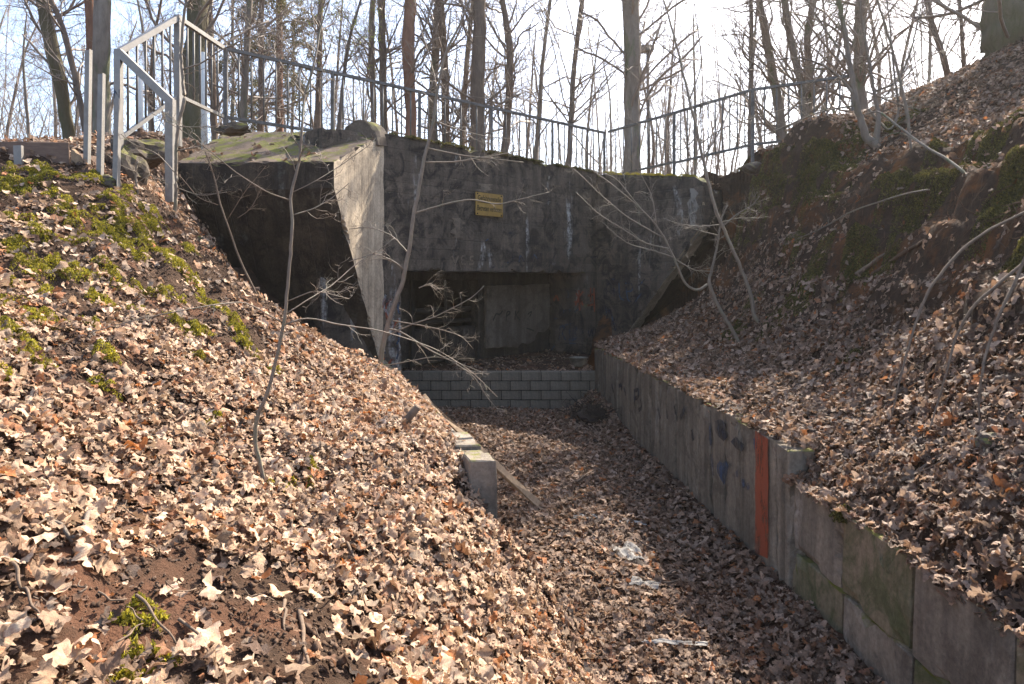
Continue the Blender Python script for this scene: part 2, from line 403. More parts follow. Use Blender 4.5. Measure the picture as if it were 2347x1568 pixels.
def C(*a):
    if len(a) == 4: return tuple(a[1:])
    return tuple(P(*a))
W = 'w'
left_ctrl = [C(*c) for c in [
    (0,385,7.5),(100,383,7.7),(200,395,8.0),(300,432,8.3),(400,500,8.5),(480,580,8.7),(560,655,8.85),(660,742,9.0),(780,815,9.2),
    (0,1568,1.9),(300,1568,2.0),(700,1568,2.3),(1000,1568,2.9),(1200,1568,3.6),(1350,1568,4.35),
    (0,1000,3.3),(0,700,5.0),(0,500,6.3),(300,1100,3.6),(300,800,5.0),(300,600,6.6),(150,1250,2.6),(450,1350,2.7),
    (600,1150,4.0),(600,900,5.7),(800,1100,4.6),(800,950,6.0),(1000,1150,4.9),(1000,1300,4.0),(1100,1300,4.45),(1250,1400,4.85),(900,905,7.4),(1050,1060,5.55),(1140,1245,5.0),
    (W,-.02,5.1,-2.0),(W,-.3,5.05,-1.78),(W,-1.3,9.0,-1.38),(W,-1.7,10.2,-1.45),(W,-2.5,12.6,-1.6),(W,-3.2,10.5,-1.25),(W,-4.2,10.6,-.15),
    (W,0,0,-1.35),(W,0,-2,-1.3),(W,-3,0,-.5),(W,-6,2,.7),(W,-8,6,1.5),(W,2,0,-2.7),(W,2,-3,-2.7),(W,1.2,2,-2.75),(W,1.6,4,-2.9),
    (W,-5.3,9.2,1.45),(W,-5.6,10.2,1.75),(W,-8,10,1.55),(W,-9,13,1.7),(W,-5.6,12.5,2.3),(W,-6.5,13,2.4),(W,-3.5,12.5,-.9),(W,-4.6,12.2,.2)]]
right_ctrl = [C(*c) for c in [
    (1620,655,13.8),(1700,600,13.0),(1500,748,14.0),(1740,560,12.4),(1740,405,13.2),(1850,520,11.0),(1850,385,12.0),
    (2000,610,9.0),(2000,455,9.6),(2000,345,11.3),(2000,262,13.2),(2200,640,6.9),(2200,490,7.5),(2200,300,9.8),(2200,166,12.5),
    (2347,620,5.7),(2347,410,6.7),(2347,250,9.0),(2347,105,11.5),(1900,900,7.3),(2347,1000,4.3),(2100,900,5.9),(2100,760,6.8),(1750,760,10.3),(1600,765,12.0),
    (2347,1250,3.55),(1730,372,15.4),(1850,322,15.0),(1950,268,14.4),(1620,400,16.0),
    (W,2.3,3.3,-1.66),(W,2.3,4.5,-1.66),(W,2.3,5.4,-1.62),(W,2.28,6.3,-1.42),(W,2.1,8.5,-1.40),(W,1.95,10.5,-1.38),(W,1.75,13,-1.36),(W,1.8,14.5,-1.5),
    (W,2.4,1,-1.6),(W,5,3,-.1),(W,4.4,1,-.7),(W,8,5,1.8),(W,11,8,3.8),(W,13,13,5.2),(W,12,18,4.2),(W,9,20,3.0),(W,5,20,2.3),(W,3,19.5,2.2),(W,14,26,3.0),(W,5,27,1.2),
    (W,5,18,2.15),(W,7,17.5,2.45),(W,7.6,16,2.95),(W,6,16.6,2.4),(W,9.5,17,3.0),(1660,392,16.2),(1780,352,15.8),(1900,298,15.2),(W,3.2,15.6,-1.1),(W,4.2,14.9,-.1),(W,2.4,17.0,-1.6),(W,3.0,16.4,-1.2),(W,3.7,15.5,-.6),(W,4.1,17.2,2.1),(W,5.05,14.6,.9),(W,5.15,15.6,2.25)]]
tl = TPS(left_ctrl, .01); trt = TPS(right_ctrl, .004)

def wing_foot(x, y):   # keep soil out of the wing solid
    return sstep(10.7, 11.1, y)*sstep(-5.75, -5.45, x)
def zl(x, y, fine=True):
    z = tl(x, y)
    dens = bare_l(x, y)
    z = z + (fbm(x, y, 1.6, 4, 3)-.5)*.12
    if fine: z = z + (fbm(x, y, 7, 4, 11)-.5)*(.04+.10*dens) + (fbm(x, y, 2.6, 3, 19)-.5)*.26*dens*sstep(3.4, 5, y)
    w = wing_foot(x, y); z = z*(1-w)+np.minimum(z, .2)*w
    e = np.where(np.asarray(y) > 5.17, sstep(-.35, -.02, np.asarray(x)-(xl(y)-.17)), 0)
    return z*(1-e)+np.clip(z, -1.75, np.where(np.asarray(y) > 6.2, -1.40, -1.46))*e
def bare_l(x, y):
    x = np.asarray(x, float); y = np.asarray(y, float)
    n = fbm(x, y, 1.1, 4, 31)
    a = sstep(3.6, 6.0, y+.25*(-x-3.0))*sstep(-1.9, -3.1, x)*.95
    b = np.exp(-(((x+1.35)/.42)**2+((y-2.35)/.42)**2))*1.1
    b2 = np.exp(-(((x+.85)/.25)**2+((y-2.4)/.3)**2))*.8
    c = np.exp(-(((x+2.3)/.7)**2+((y-3.6)/.5)**2))*.55
    return np.clip(a*(.7+.6*sstep(.3, .55, n)) + b + b2 + c*sstep(.4, .6, n) + sstep(.565, .67, n)*.85, 0, 1)
def scarp_r(x, y):     # bare eroded earth band
    x = np.asarray(x, float); y = np.asarray(y, float)
    c = np.interp(y, [4, 5.7, 7, 9, 11, 12.5, 14, 15.5], [4.75, 4.9, 5.1, 5.25, 5.25, 5.05, 5.1, 5.2])
    w = np.interp(y, [4, 6, 9, 12, 15], [.85, 1.0, .95, .78, .7])
    n = fbm(x, y, 1.3, 4, 77)
    return np.clip(np.exp(-(((x-c)/w)**4))*(.92+.7*(n-.45)), 0, 1)
def zr(x, y, fine=True):
    z = trt(x, y)
    s = scarp_r(x, y)
    z = z + (fbm(x, y, 1.2, 4, 43)-.5)*(.16+.42*s)
    z = z + s*.13*np.sin(2*np.pi*z/.62+5*fbm(x, y, .9, 2, 63))
    if fine: z = z + (fbm(x, y, 5, 5, 51)-.5)*(.05+.24*s)
    g = np.asarray(x)-xr(y); e = 1-sstep(0, .25, g)
    top = np.where(np.asarray(y) > 5.75, -1.41, -1.70)
    inw = np.asarray(y) < 13.95
    z = np.where(inw, z*(1-e)+np.minimum(z, top)*e, z)
    # keep the earth out of the bunker
    xx_, yy_ = np.asarray(x), np.asarray(y)
    sd = (xx_-2.2)*.774+(yy_-17.7)*.632; sw = -(xx_+2.41)*.725+(yy_-12.85)*.689
    return np.where((sd < .2) & (yy_ > 13.95) & (sw > -.15), np.minimum(z, -1.95), np.where((sd < 1.22) & (sd > -1.3) & (yy_ > 13.6) & (yy_ < 17.3), np.minimum(z, -2.15+.42*np.clip(xx_-1.9, 0, 9)), z))
def zf(x, y):
    x = np.asarray(x, float); y = np.asarray(y, float)
    z = FLOOR+(fbm(x, y, .8, 3, 5)-.5)*.12+(fbm(x, y, 5, 3, 6)-.5)*.04
    z = z+.30*sstep(.7, 0, xr(y)-x)*sstep(10.5, 13.4, y)+.10*sstep(.5, 0, xr(y)-x)
    z = z+.28*np.exp(-(((x-1.18)/.42)**2+((y-12.0)/.55)**2))
    return z

def grid_mesh(name, X, Y, Z):
    n, m = X.shape
    V = np.stack([X, Y, Z], -1).reshape(-1, 3)
    i = np.arange(n-1)[:, None]*m+np.arange(m-1)[None]
    q = np.stack([i, i+1, i+m+1, i+m], -1).reshape(-1, 4)
    return mesh_np(name, V, q, True)

yy = np.concatenate([np.arange(-3, 1.5, .15), np.arange(1.5, 12.6, .05), np.arange(12.6, 20, .25)])
g = np.concatenate([np.arange(0, 7.2, .05), np.arange(7.2, 16, .3)])
Yg, G = np.meshgrid(yy, g, indexing='ij'); Xg = xl_edge(Yg)-G
ZL = zl(Xg, Yg)
left_bank = obj('left_bank', grid_mesh('left_bank', Xg, Yg, ZL), M['soil'])
left_bank['kind'] = 'structure'; tag(left_bank, 'sunlit leaf-covered earth bank on the left of the trench', 'earth bank')
yy = np.concatenate([np.arange(-1, 2.5, .15), np.arange(2.5, 17.5, .06), np.arange(17.5, 34, .35)])
g = np.concatenate([np.arange(.05, 4.6, .055), np.arange(4.6, 9, .12), np.arange(9, 22, .5)])
Yg, G = np.meshgrid(yy, g, indexing='ij'); Xg = xr(Yg)+G
right_bank = obj('right_bank', grid_mesh('right_bank', Xg, Yg, zr(Xg, Yg)), M['soil_red'])
right_bank['kind'] = 'structure'; tag(right_bank, 'shaded earth slope with eroded scarp on the right of the trench', 'earth bank')
yy = np.arange(-3, 18.2, .08); xx = np.arange(-3.6, 3.0, .08)
Yg, Xg = np.meshgrid(yy, xx, indexing='ij')
Zf = np.where(Yg < 13.95, zf(Xg, Yg), FLOOR)
trench_floor = obj('trench_floor', grid_mesh('trench_floor', Xg, Yg, Zf), M['soil'])
trench_floor['kind'] = 'structure'; tag(trench_floor, 'leaf-covered floor of the trench leading to the bunker', 'ground')
L0 = np.array((-2.41, 12.85, 0.)); DW = unit(np.array((4.61, 4.85, 0.))); NO = np.array((DW[1], -DW[0], 0.)); IN = -NO
def WP(s, t, z): return L0+DW*s+IN*t+np.array((0, 0, z))
s_ = np.arange(-26, 24, .6); t_ = np.concatenate([np.arange(.35, 6, .35), np.arange(6, 60, 1.5)])
S, T = np.meshgrid(s_, t_, indexing='ij')
Xp = L0[0]+DW[0]*S+IN[0]*T; Yp = L0[1]+DW[1]*S+IN[1]*T
Zp = 2.52-.02*T+(fbm(Xp, Yp, .5, 3, 9)-.5)*.25*sstep(0.3, 2, T)-7*sstep(5, 40, T)-1.2*sstep(1.5, 6, T)-.6*sstep(0, -4, S)
Zp = Zp-3.5*sstep(13.6, 13.0, Yp)*sstep(-1.9, -2.6, Xp)
plateau = obj('upper_ground', grid_mesh('upper_ground', Xp, Yp, Zp), M['soil']); plateau['kind'] = 'structure'
tag(plateau, 'earth on top of and behind the bunker', 'ground')
a = np.linspace(0, 2*np.pi, 49)[:-1]; V = np.concatenate([[(0, 0, -6.)], np.stack([1200*np.cos(a), 1200*np.sin(a), 0*a-6.], 1)])
dist = obj('distant_ground', mesh_np('distant_ground', V, np.stack([0*np.arange(48), 1+np.arange(48), 1+(np.arange(48)+1) % 48], 1)), M['soil'])
dist['kind'] = 'structure'; tag(dist, 'low woodland ground stretching to the horizon', 'ground')

# ------------------------------------------------------------------ fallen leaves
def leaf_variant(k, kind, rg):
    t = np.linspace(0, 1, k)
    prof = np.sin(np.pi*np.clip(t*.93+.05, 0, 1))**.75
    if kind == 0:   # oak: lobed
        w = .27*prof*(1+(.40 if k > 8 else .25)*np.cos(2*np.pi*(t*3.6+.15)))
    elif kind == 1: # beech: ovate
        w = .30*prof
    else:           # maple: broad, spiky
        w = .37*prof*(1+.36*np.cos(2*np.pi*(t*2.4+.35)))
    w = np.maximum(w, .012); wl = w*(1+rg.normal(0, .11, k)); wr = w*(1+rg.normal(0, .11, k))
    y = t-.5
    sw = rg.normal(0, .05, k)*prof
    xs = [-wl, 0*t, wr]
    V = []
    c1, c2, c3 = rg.normal(0, 1.0), rg.normal(.25, .75), rg.normal(0, .35); ph = rg.uniform(0, 6, 3)
    roll = rg.uniform(.6, 3.2)*rg.choice([-1, 1])
    for x in xs:
        z = c2*y*y*.9+c3*y*np.sign(x)*np.abs(x)*2+.06*np.sin(9*y+ph[0]+4*x)+.035*np.sin(17*y+ph[1])*np.sign(x)
        # roll across width
        aa = x*roll*1.3; xx_ = np.where(np.abs(roll) > .05, np.sin(aa)/(roll*1.3), x); z = z+(1-np.cos(aa))/(roll*1.3)
        V.append(np.stack([xx_+sw, y, z], 1))
    V = np.concatenate(V); i = np.arange(k-1)
    q = np.concatenate([np.stack([i, i+1, i+k+1, i+k], 1), np.stack([i+k, i+k+1, i+2*k+1, i+2*k], 1)])
    V[:, 2] -= V[:, 2].mean()
    return V, q
lrg = np.random.default_rng(21)
LV_hi = [leaf_variant(15, [0, 0, 1, 2, 0][i % 5], lrg) for i in range(30)]
LV_lo = [leaf_variant(6, [0, 0, 1, 2, 1][i % 5], lrg) for i in range(24)]

def rot_from(nrm, yaw):
    """(n,3,3) columns: x,y,z axes with z = nrm"""
    ref = np.zeros_like(nrm); ref[:, 0] = np.cos(yaw); ref[:, 1] = np.sin(yaw)
    x = unit(ref-(ref*nrm).sum(1, keepdims=True)*nrm); y = np.cross(nrm, x)
    return np.stack([x, y, nrm], -1)

def surf_normal(zfun, x, y):
    e = .08; zx = (zfun(x+e, y)-zfun(x-e, y))/(2*e); zy = (zfun(x, y+e)-zfun(x, y-e))/(2*e)
    return unit(np.stack([-zx, -zy, np.ones_like(zx)], -1))

def leaf_field(name, parent, zfun, x, y, size, tilt, mat, lift, seed, n_parts=300, norm=None, z=None):
    rg = np.random.default_rng(seed); n = len(x)
    zc = zfun(x, y) if z is None else z
    nb = surf_normal(lambda a, b: zfun(a, b), x, y) if norm is None else norm
    nrm = unit(nb+rg.normal(0, 1, (n, 3))*np.array(tilt))
    R = rot_from(nrm, rg.uniform(0, 6.283, n))
    sc = size*np.clip(np.exp(rg.normal(0, .42, n)), .4, 1.85)*np.where(rg.uniform(0, 1, n) < .22, .55, 1.05)
    pos = np.stack([x, y, zc], 1)+nb*(rg.uniform(0, 1, n)**1.5*lift+.008)[:, None]
    d = np.linalg.norm(pos, axis=1)
    uu = U0+F*pos[:, 0]/np.maximum(pos[:, 1], .1); vv = V0-F*pos[:, 2]/np.maximum(pos[:, 1], .1)
    vis = (uu > 10) & (uu < 2337) & (vv < 1560) & (vv > 0) & (pos[:, 1] > 1)
    order = np.argsort(np.where(vis, d/sc, 1e9)); top = order[:n_parts]
    ispart = np.zeros(n, bool); ispart[top] = vis[top]
    rest = np.nonzero(~ispart)[0]
    if len(rest):
        nh = len(LV_hi); k = len(rest)
        idx = np.where(d[rest] < 6.5, rg.integers(0, nh, k), nh+rg.integers(0, len(LV_lo), k)).astype(np.int32)
        o = instance_cloud('leaf_litter', pos[rest], quats(R[rest]), sc[rest], idx, leaf_pool(mat)); o.parent = parent; o['kind'] = 'stuff'
    ch = rg.integers(0, len(LV_hi), n)
    for ii in np.nonzero(ispart)[0]:
        o = bpy.data.objects.new('leaf', leaf_mesh(ch[ii], mat)); COL.objects.link(o)
        m4 = np.eye(4); m4[:3, :3] = R[ii]*sc[ii]; m4[:3, 3] = pos[ii]
        o.parent = parent; o.matrix_local = Matrix(m4.tolist())
def quats(R):
    m = R; t = m[:, 0, 0]+m[:, 1, 1]+m[:, 2, 2]
    w = np.sqrt(np.maximum(0, 1+t))/2; x = np.sqrt(np.maximum(0, 1+m[:, 0, 0]-m[:, 1, 1]-m[:, 2, 2]))/2
    y = np.sqrt(np.maximum(0, 1-m[:, 0, 0]+m[:, 1, 1]-m[:, 2, 2]))/2; z = np.sqrt(np.maximum(0, 1-m[:, 0, 0]-m[:, 1, 1]+m[:, 2, 2]))/2
    return np.stack([w, np.copysign(x, m[:, 2, 1]-m[:, 1, 2]), np.copysign(y, m[:, 0, 2]-m[:, 2, 0]), np.copysign(z, m[:, 1, 0]-m[:, 0, 1])], 1)
POOL = {}
def leaf_pool(mat):
    if mat.name not in POOL:
        c = bpy.data.collections.new('leaf_shapes_'+mat.name); POOL[mat.name] = c
        for i, (v, q) in enumerate(LV_hi+LV_lo):
            me = mesh_np('leaf_shape', v, q, True); me.materials.append(mat); c.objects.link(bpy.data.objects.new('%s_shape_%02d' % (mat.name, i), me))
    return POOL[mat.name]
def instance_cloud(name, pos, qt, sc, idx, coll):
    me = bpy.data.meshes.new(name); me.vertices.add(len(pos)); me.vertices.foreach_set('co', pos.astype(np.float32).ravel())
    for an, ty, key, val in (('rot', 'QUATERNION', 'value', qt), ('scl', 'FLOAT', 'value', sc), ('idx', 'INT', 'value', idx)):
        at = me.attributes.new(an, ty, 'POINT'); at.data.foreach_set(key, val.astype(np.int32 if ty == 'INT' else np.float32).ravel())
    o = bpy.data.objects.new(name, me); COL.objects.link(o)
    g = bpy.data.node_groups.new(name, 'GeometryNodeTree'); g.interface.new_socket('Geometry', in_out='INPUT', socket_type='NodeSocketGeometry'); g.interface.new_socket('Geometry', in_out='OUTPUT', socket_type='NodeSocketGeometry')
    N = g.nodes; gi = N.new('NodeGroupInput'); go = N.new('NodeGroupOutput'); ip = N.new('GeometryNodeInstanceOnPoints'); ci = N.new('GeometryNodeCollectionInfo')
    ci.inputs['Collection'].default_value = coll; ci.inputs['Separate Children'].default_value = True; ci.inputs['Reset Children'].default_value = True
    def na(nm, ty):
        x = N.new('GeometryNodeInputNamedAttribute'); x.data_type = ty; x.inputs['Name'].default_value = nm; return x.outputs['Attribute']
    g.links.new(gi.outputs[0], ip.inputs['Points']); g.links.new(ci.outputs[0], ip.inputs['Instance']); ip.inputs['Pick Instance'].default_value = True
    g.links.new(na('idx', 'INT'), ip.inputs['Instance Index']); g.links.new(na('rot', 'QUATERNION'), ip.inputs['Rotation']); g.links.new(na('scl', 'FLOAT'), ip.inputs['Scale'])
    g.links.new(ip.outputs[0], go.inputs[0])
    md = o.modifiers.new('scatter', 'NODES'); md.node_group = g
    return o
LM = {}
def leaf_mesh(k, mat):
    key = (k, mat.name)
    if key not in LM:
        LM[key] = mesh_np('leaf', *LV_hi[k], True); LM[key].materials.append(mat)
    return LM[key]

def sample(n, x0, x1, y0, y1, rg): return rg.uniform(x0, x1, n), rg.uniform(y0, y1, n)
def in_view(x, y, z, pad=160):
    u = U0+F*x/np.maximum(y, .2); v = V0-F*z/np.maximum(y, .2)
    return (u > -pad) & (u < 2347+pad) & (v < 1568+pad*1.6) & (y > .9)
# left bank
rg = np.random.default_rng(101)
x, y = sample(150000, -6.6, 1.3, 1.2, 10.8, rg)
zz = zl(x, y, False); keep = (x < xl_edge(y)+.03) & in_view(x, y, zz) & (zz > zf(x, y)-.02) & (wing_foot(x, y) < .5)
keep &= rg.uniform(0, 1, len(x)) < (1-.93*bare_l(x, y))
keep &= rg.uniform(0, 1, len(x)) < np.clip(.40+y*.07, 0, .95)
x, y = x[keep], y[keep]
leaf_field('left_leaf_litter', left_bank, zl, x, y, .064, (.42, .42, .22), M['leaf'], .07, 5)
M['leaf_damp'] = leaf_mat('damp_leaf', [(0, (.05, .028, .018)), (.4, (.11, .062, .038)), (.8, (.19, .115, .072)), (1, (.08, .045, .03))], .1)
leaf_field('damp_layer', left_bank, zl, x[::3]+.03, y[::3]+.02, .06, (.14, .14, .1), M['leaf_damp'], .02, 55, 0)
# right bank
x, y = sample(200000, 1.7, 9.5, 2.6, 17.5, rg)
zz = zr(x, y, False); keep = (x > xr(y)+.03) & in_view(x, y, zz) & ~((y > 14.3) & (x < 3.3+(y-14.3)*.9))
keep &= rg.uniform(0, 1, len(x)) < (1-.97*scarp_r(x, y))
keep &= rg.uniform(0, 1, len(x)) < np.where(y > 9, .5, .62)*(1-.6*sstep(.55, .68, fbm(x, y, .9, 3, 91)))
x, y = x[keep], y[keep]
leaf_field('right_leaf_litter', right_bank, zr, x, y, .068, (.4, .4, .22), M['leaf_b'], .07, 6)
# leaves lying over the top edge of the right trench wall
n = 1500; y = rg.uniform(2.9, 13.9, n); x = xr(y)+rg.uniform(-.02, .3, n)**1.0
leaf_field('wall_top_leaves', right_bank, lambda a, b: np.where(b > 5.62, -1.37, -1.645)+0*a, x, y, .07, (.5, .5, .25), M['leaf_b'], .05, 61, 0)
# trench floor
x, y = sample(60000, -2.6, 2.4, 2.8, 13.95, rg)
zz = zf(x, y); keep = (x < xr(y)-.02) & (x > np.where(y > 5.165, xl(y)+.02, -9)) & (zz > np.where(y < 5.165, zl(x, y, False), -9)-.03) & in_view(x, y, zz)
x, y = x[keep], y[keep]
leaf_field('floor_leaf_litter', trench_floor, zf, x, y, .064, (.32, .32, .2), M['leaf_b'], .05, 7)
# upper ground behind the bunker, left of the wing
x, y = sample(2600, -7.5, -4.6, 8.4, 13.5, rg); zz = zl(x, y, False); keep = (zz > 1.1) & (wing_foot(x, y) < .2)
leaf_field('upper_leaf_litter', plateau, zl, x[keep], y[keep], .09, (.3, .3, .2), M['leaf_b'], .05, 8, 0)

# moss cushions (uncountable ground cover)
def moss_field(name, zfun, clumps, mat, seed, label, blade=.02):
    rg = np.random.default_rng(seed); V = []
    for (cx, cy, r, hgt) in clumps:
        n = int(3600*r*r/.04)+160; n = min(n, 4000)
        a = rg.uniform(0, 6.283, n); q = np.sqrt(rg.uniform(0, 1, n))*r
        lob = 1+.45*np.sin(a*3+cx*9)+.25*np.sin(a*5+cy*7)
        x = cx+np.cos(a)*q*lob; y = cy+np.sin(a)*q*lob
        dome = hgt*(1-(q/r)**2)*(.55+.9*fbm(x, y, 14, 3, seed)); z = zfun(x, y)+np.maximum(dome, 0)
        b = blade*rg.uniform(.5, 1.3, n)
        d = unit(rg.normal(0, .6, (n, 3))+np.array([0, 0, .9])); w = unit(rg.normal(0, 1, (n, 3)))
        p = np.stack([x, y, z], 1)
        V.append(np.stack([p-w*b[:, None]*.42, p+w*b[:, None]*.42, p+d*b[:, None]], 1).reshape(-1, 3))
    V = np.concatenate(V)
    o = obj(name, mesh_np(name, V, np.arange(len(V)).reshape(-1, 3)), mat)
    tag(o, label, 'moss', kind='stuff'); return o
def on_left(u, v):
    Y = np.linspace(1.3, 11, 600); p = np.stack([(u-U0)/F*Y, Y, (V0-v)/F*Y], 1)
    h = zl(p[:, 0], p[:, 1], False)-p[:, 2]; i = np.argmax(h > 0); return p[i] if h[i] > 0 else p[-1]
def on_right(u, v):
    Y = np.linspace(2.4, 18, 800); p = np.stack([(u-U0)/F*Y, Y, (V0-v)/F*Y], 1)
    h = zr(p[:, 0], p[:, 1], False)-p[:, 2]; h = np.where(p[:, 0] < xr(p[:, 1])+.02, -1, h); i = np.argmax(h > 0); return p[i] if h[i] > 0 else p[-1]
def on_floor(u, v):
    Y = (FLOOR*-1)*F/(v-V0); return P(u, v, Y)
mrg = np.random.default_rng(77)
mc = []
for (u, v, r) in [(230,515,.22),(270,500,.16),(200,560,.12),(90,545,.16),(340,555,.24),(390,590,.2),(420,625,.18),(450,650,.14),(180,630,.16),(100,590,.12),(70,720,.2),(30,660,.13),(130,750,.12),(220,700,.1),
                  (440,745,.14),(540,760,.14),(560,790,.14),(575,815,.1),(310,590,.14),(250,470,.14),(320,480,.14),(60,440,.16),(130,400,.2),(40,395,.2),(210,405,.18),(80,830,.1),(230,830,.1),(310,1440,.13),(340,1470,.12),(300,1540,.12),(640,1130,.09),(500,970,.07),(450,830,.08),(20,500,.13),(480,690,.1),(20,880,.1),(240,900,.07),(620,860,.06),(715,1090,.05),(160,480,.13),(60,620,.14),(150,560,.14),(260,640,.12),(330,660,.1),(390,680,.12),(200,760,.1),(300,720,.08),(110,680,.12),(20,780,.12),(350,500,.14),(290,440,.12),(500,720,.1),(40,560,.14),(370,520,.14),(430,570,.12),(280,545,.14),(20,430,.16),(700,1130,.05)]:
    p = on_left(u, v); k = 1.0 if p[1] > 3 else .55
    for j in range(3):
        mc.append((p[0]+mrg.normal(0, r*.5), p[1]+mrg.normal(0, r*.5), r*k*mrg.uniform(.35, .8), (.075 if p[1] > 3 else .022)*mrg.uniform(.4, 1.3)))
moss_field('moss_cover', zl, mc, M['moss'], 9, 'bright yellow-green moss cushions on the left bank', .0155)
mc = []
for (u, v, r) in [(1740,420,.3),(1790,400,.3),(1850,390,.35),(1900,400,.3),(1960,380,.3),(1900,340,.25),(1980,300,.3),(2050,290,.2),(2230,350,.3),(2270,340,.25),(2190,400,.25),(2340,370,.3),(2330,420,.3),(2345,540,.22),(2320,470,.2),
                  (1880,630,.3),(1840,660,.25),(1800,720,.3),(1760,740,.25),(1700,745,.2),(1680,770,.16),(2000,550,.25),(2030,570,.2),(1960,600,.2),(1940,825,.14),(2060,420,.25),(2120,420,.25),(2140,350,.2),(1720,470,.25),(1870,440,.25),(1810,570,.2),(1920,1185,.09),(2290,320,.2),(1700,400,.2)]:
    p = on_right(u, v)
    for j in range(3):
        mc.append((p[0]+mrg.normal(0, r*.5), p[1]+mrg.normal(0, r*.6), r*mrg.uniform(.4, .85), .07*mrg.uniform(.5, 1.3)))
moss_field('moss_cover', zr, mc, M['moss_dark'], 10, 'dark green moss cushions on the right-hand scarp', .022)

mt = []
for k in range(60):
    sq = mrg.uniform(.1, 6.6); p = L0+DW*sq+NO*mrg.uniform(-.12, .02); mt.append((p[0], p[1], mrg.uniform(.06, .16), .06))
moss_field('moss_cover', lambda a, b: 0*a+2.735, mt, M['moss_dark'], 14, 'dark moss fringe along the top edge of the bunker front', .018)
mt = []
for k in range(34):
    q = mrg.uniform(.05, .95); mt.append((2.2+2.04*q+mrg.uniform(0, .2), 17.7-2.5*q+mrg.uniform(0, .16), mrg.uniform(.06, .13), .06))
moss_field('moss_cover', lambda a, b: 2.74-.47*np.clip((a-2.2)/2.04, 0, 1), mt, M['moss'], 15, 'yellowish moss fringe on top of the right wing', .016)
# soil crumbs on the bare patches of the left bank
rg = np.random.default_rng(55)
x, y = sample(75000, -5.6, .2, 1.5, 9, rg); k = (rg.uniform(0, 1, len(x)) < bare_l(x, y)*.8) & in_view(x, y, zl(x, y, False), 60) & (x < xl_edge(y)); x, y = x[k], y[k]
oc = np.array([(1, 0, 0), (-1, 0, 0), (0, 1, 0), (0, -1, 0), (0, 0, 1), (0, 0, -1)], float); of = np.array([(0, 2, 4), (2, 1, 4), (1, 3, 4), (3, 0, 4), (2, 0, 5), (1, 2, 5), (3, 1, 5), (0, 3, 5)])
sc = .0062*np.exp(rg.normal(0, .55, len(x)))
Vc = (oc[None]*rg.uniform(.5, 1.3, (len(x), 6, 1))+rg.normal(0, .3, (len(x), 6, 3)))*sc[:, None, None]+np.stack([x, y, zl(x, y)+.006], 1)[:, None]
o = obj('soil_crumbs', mesh_np('soil_crumbs', Vc.reshape(-1, 3), (of[None]+6*np.arange(len(x))[:, None, None]).reshape(-1, 3)), M['crumb'], left_bank); o['kind'] = 'stuff'
# fine roots hanging from the scarp
tb = Tubes(); n = 900; yq = rg.uniform(5, 14.5, n); xq = np.interp(yq, [4, 5.7, 7, 9, 11, 12.5, 14, 15.5], [4.6, 4.65, 4.8, 4.95, 4.95, 4.75, 4.9, 5.0])+rg.normal(0, .35, n)
nr = surf_normal(zr, xq, yq); p0 = np.stack([xq, yq, zr(xq, yq)], 1)+nr*.04
pts = [p0]; cur = unit(nr*.5+np.array([0, 0, -1.])+rg.normal(0, .4, (n, 3)))
for s in range(5):
    cur = unit(cur+rg.normal(0, .35, (n, 3))+np.array([0, 0, -.15])); nx = pts[-1]+cur*rg.uniform(.03, .09, (n, 1)); zmin = zr(nx[:, 0], nx[:, 1])+.012; nx[:, 2] = np.maximum(nx[:, 2], zmin); pts.append(nx)
tb.add(np.stack(pts, 1), rg.uniform(.002, .007, (n, 1))*np.linspace(1, .4, 6)[None], 3)
o = obj('root_tangle', tb.mesh('root_tangle'), M['root'], right_bank); o['kind'] = 'stuff'

# ------------------------------------------------------------------ bunker
bunker = empty('bunker', (0, 0, 0), 'old stained concrete bunker entrance with flared wings at the end of the trench', 'bunker')
ZT, ZL_ = 2.75, .16
S0, S1 = .41, 6.22
CR = np.array((2.2, 17.7)); TR = np.array((4.24, 15.2))
def rough_me(me, cuts_len, amp, seed, edge=.02):
    """subdivide long edges and roughen so that edges are not ruler straight"""
    bm = bmesh.new(); bm.from_mesh(me)
    for _ in range(7):
        es = [e for e in bm.edges if e.calc_length() > cuts_len]
        if not es: break
        bmesh.ops.subdivide_edges(bm, edges=es, cuts=1, use_grid_fill=False)
        bmesh.ops.triangulate(bm, faces=[f for f in bm.faces if len(f.verts) > 4])
    bm.normal_update()
    rg = np.random.default_rng(seed)
    co = np.array([v.co for v in bm.verts])
    n1 = fbm(co[:, 0]*1.0+co[:, 2]*.9+seed, co[:, 1]+co[:, 2]*.6, 1.7, 4, seed)-.5
    sharp = np.array([max([e.calc_face_angle(0) for e in v.link_edges if len(e.link_faces) == 2] or [0]) for v in bm.verts])
    chip = np.where(sharp > .6, np.maximum(fbm(co[:, 0]*3+co[:, 2]*2, co[:, 1]*3+co[:, 2], 1.6, 3, seed+5)-.52, 0)*edge*8, 0)
    for v, a, c in zip(bm.verts, n1, chip): v.co += v.normal*(a*amp-c)
    m2 = bpy.data.meshes.new(me.name); bm.to_mesh(m2); bm.free(); return m2
def edge_faces(me):      # worn slanted lower edge of the right wing, its light painted in as paler concrete
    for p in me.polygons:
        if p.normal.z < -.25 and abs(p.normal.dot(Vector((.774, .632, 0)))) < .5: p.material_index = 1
# front wall with its opening
ol = [WP(-1.3, 0, -3), WP(-1.3, 0, ZT-.1), WP(.2, 0, ZT), WP(6.69, 0, ZT), WP(6.69, 0, -3), WP(S1, 0, -3), WP(S1, 0, ZL_), WP(S0, 0, ZL_), WP(S0, 0, -3)]
front = obj('front_wall', rough_me(prism_me('front_wall', ol, IN*1.25), .16, .03, 3, .03), M['wall'], bunker)
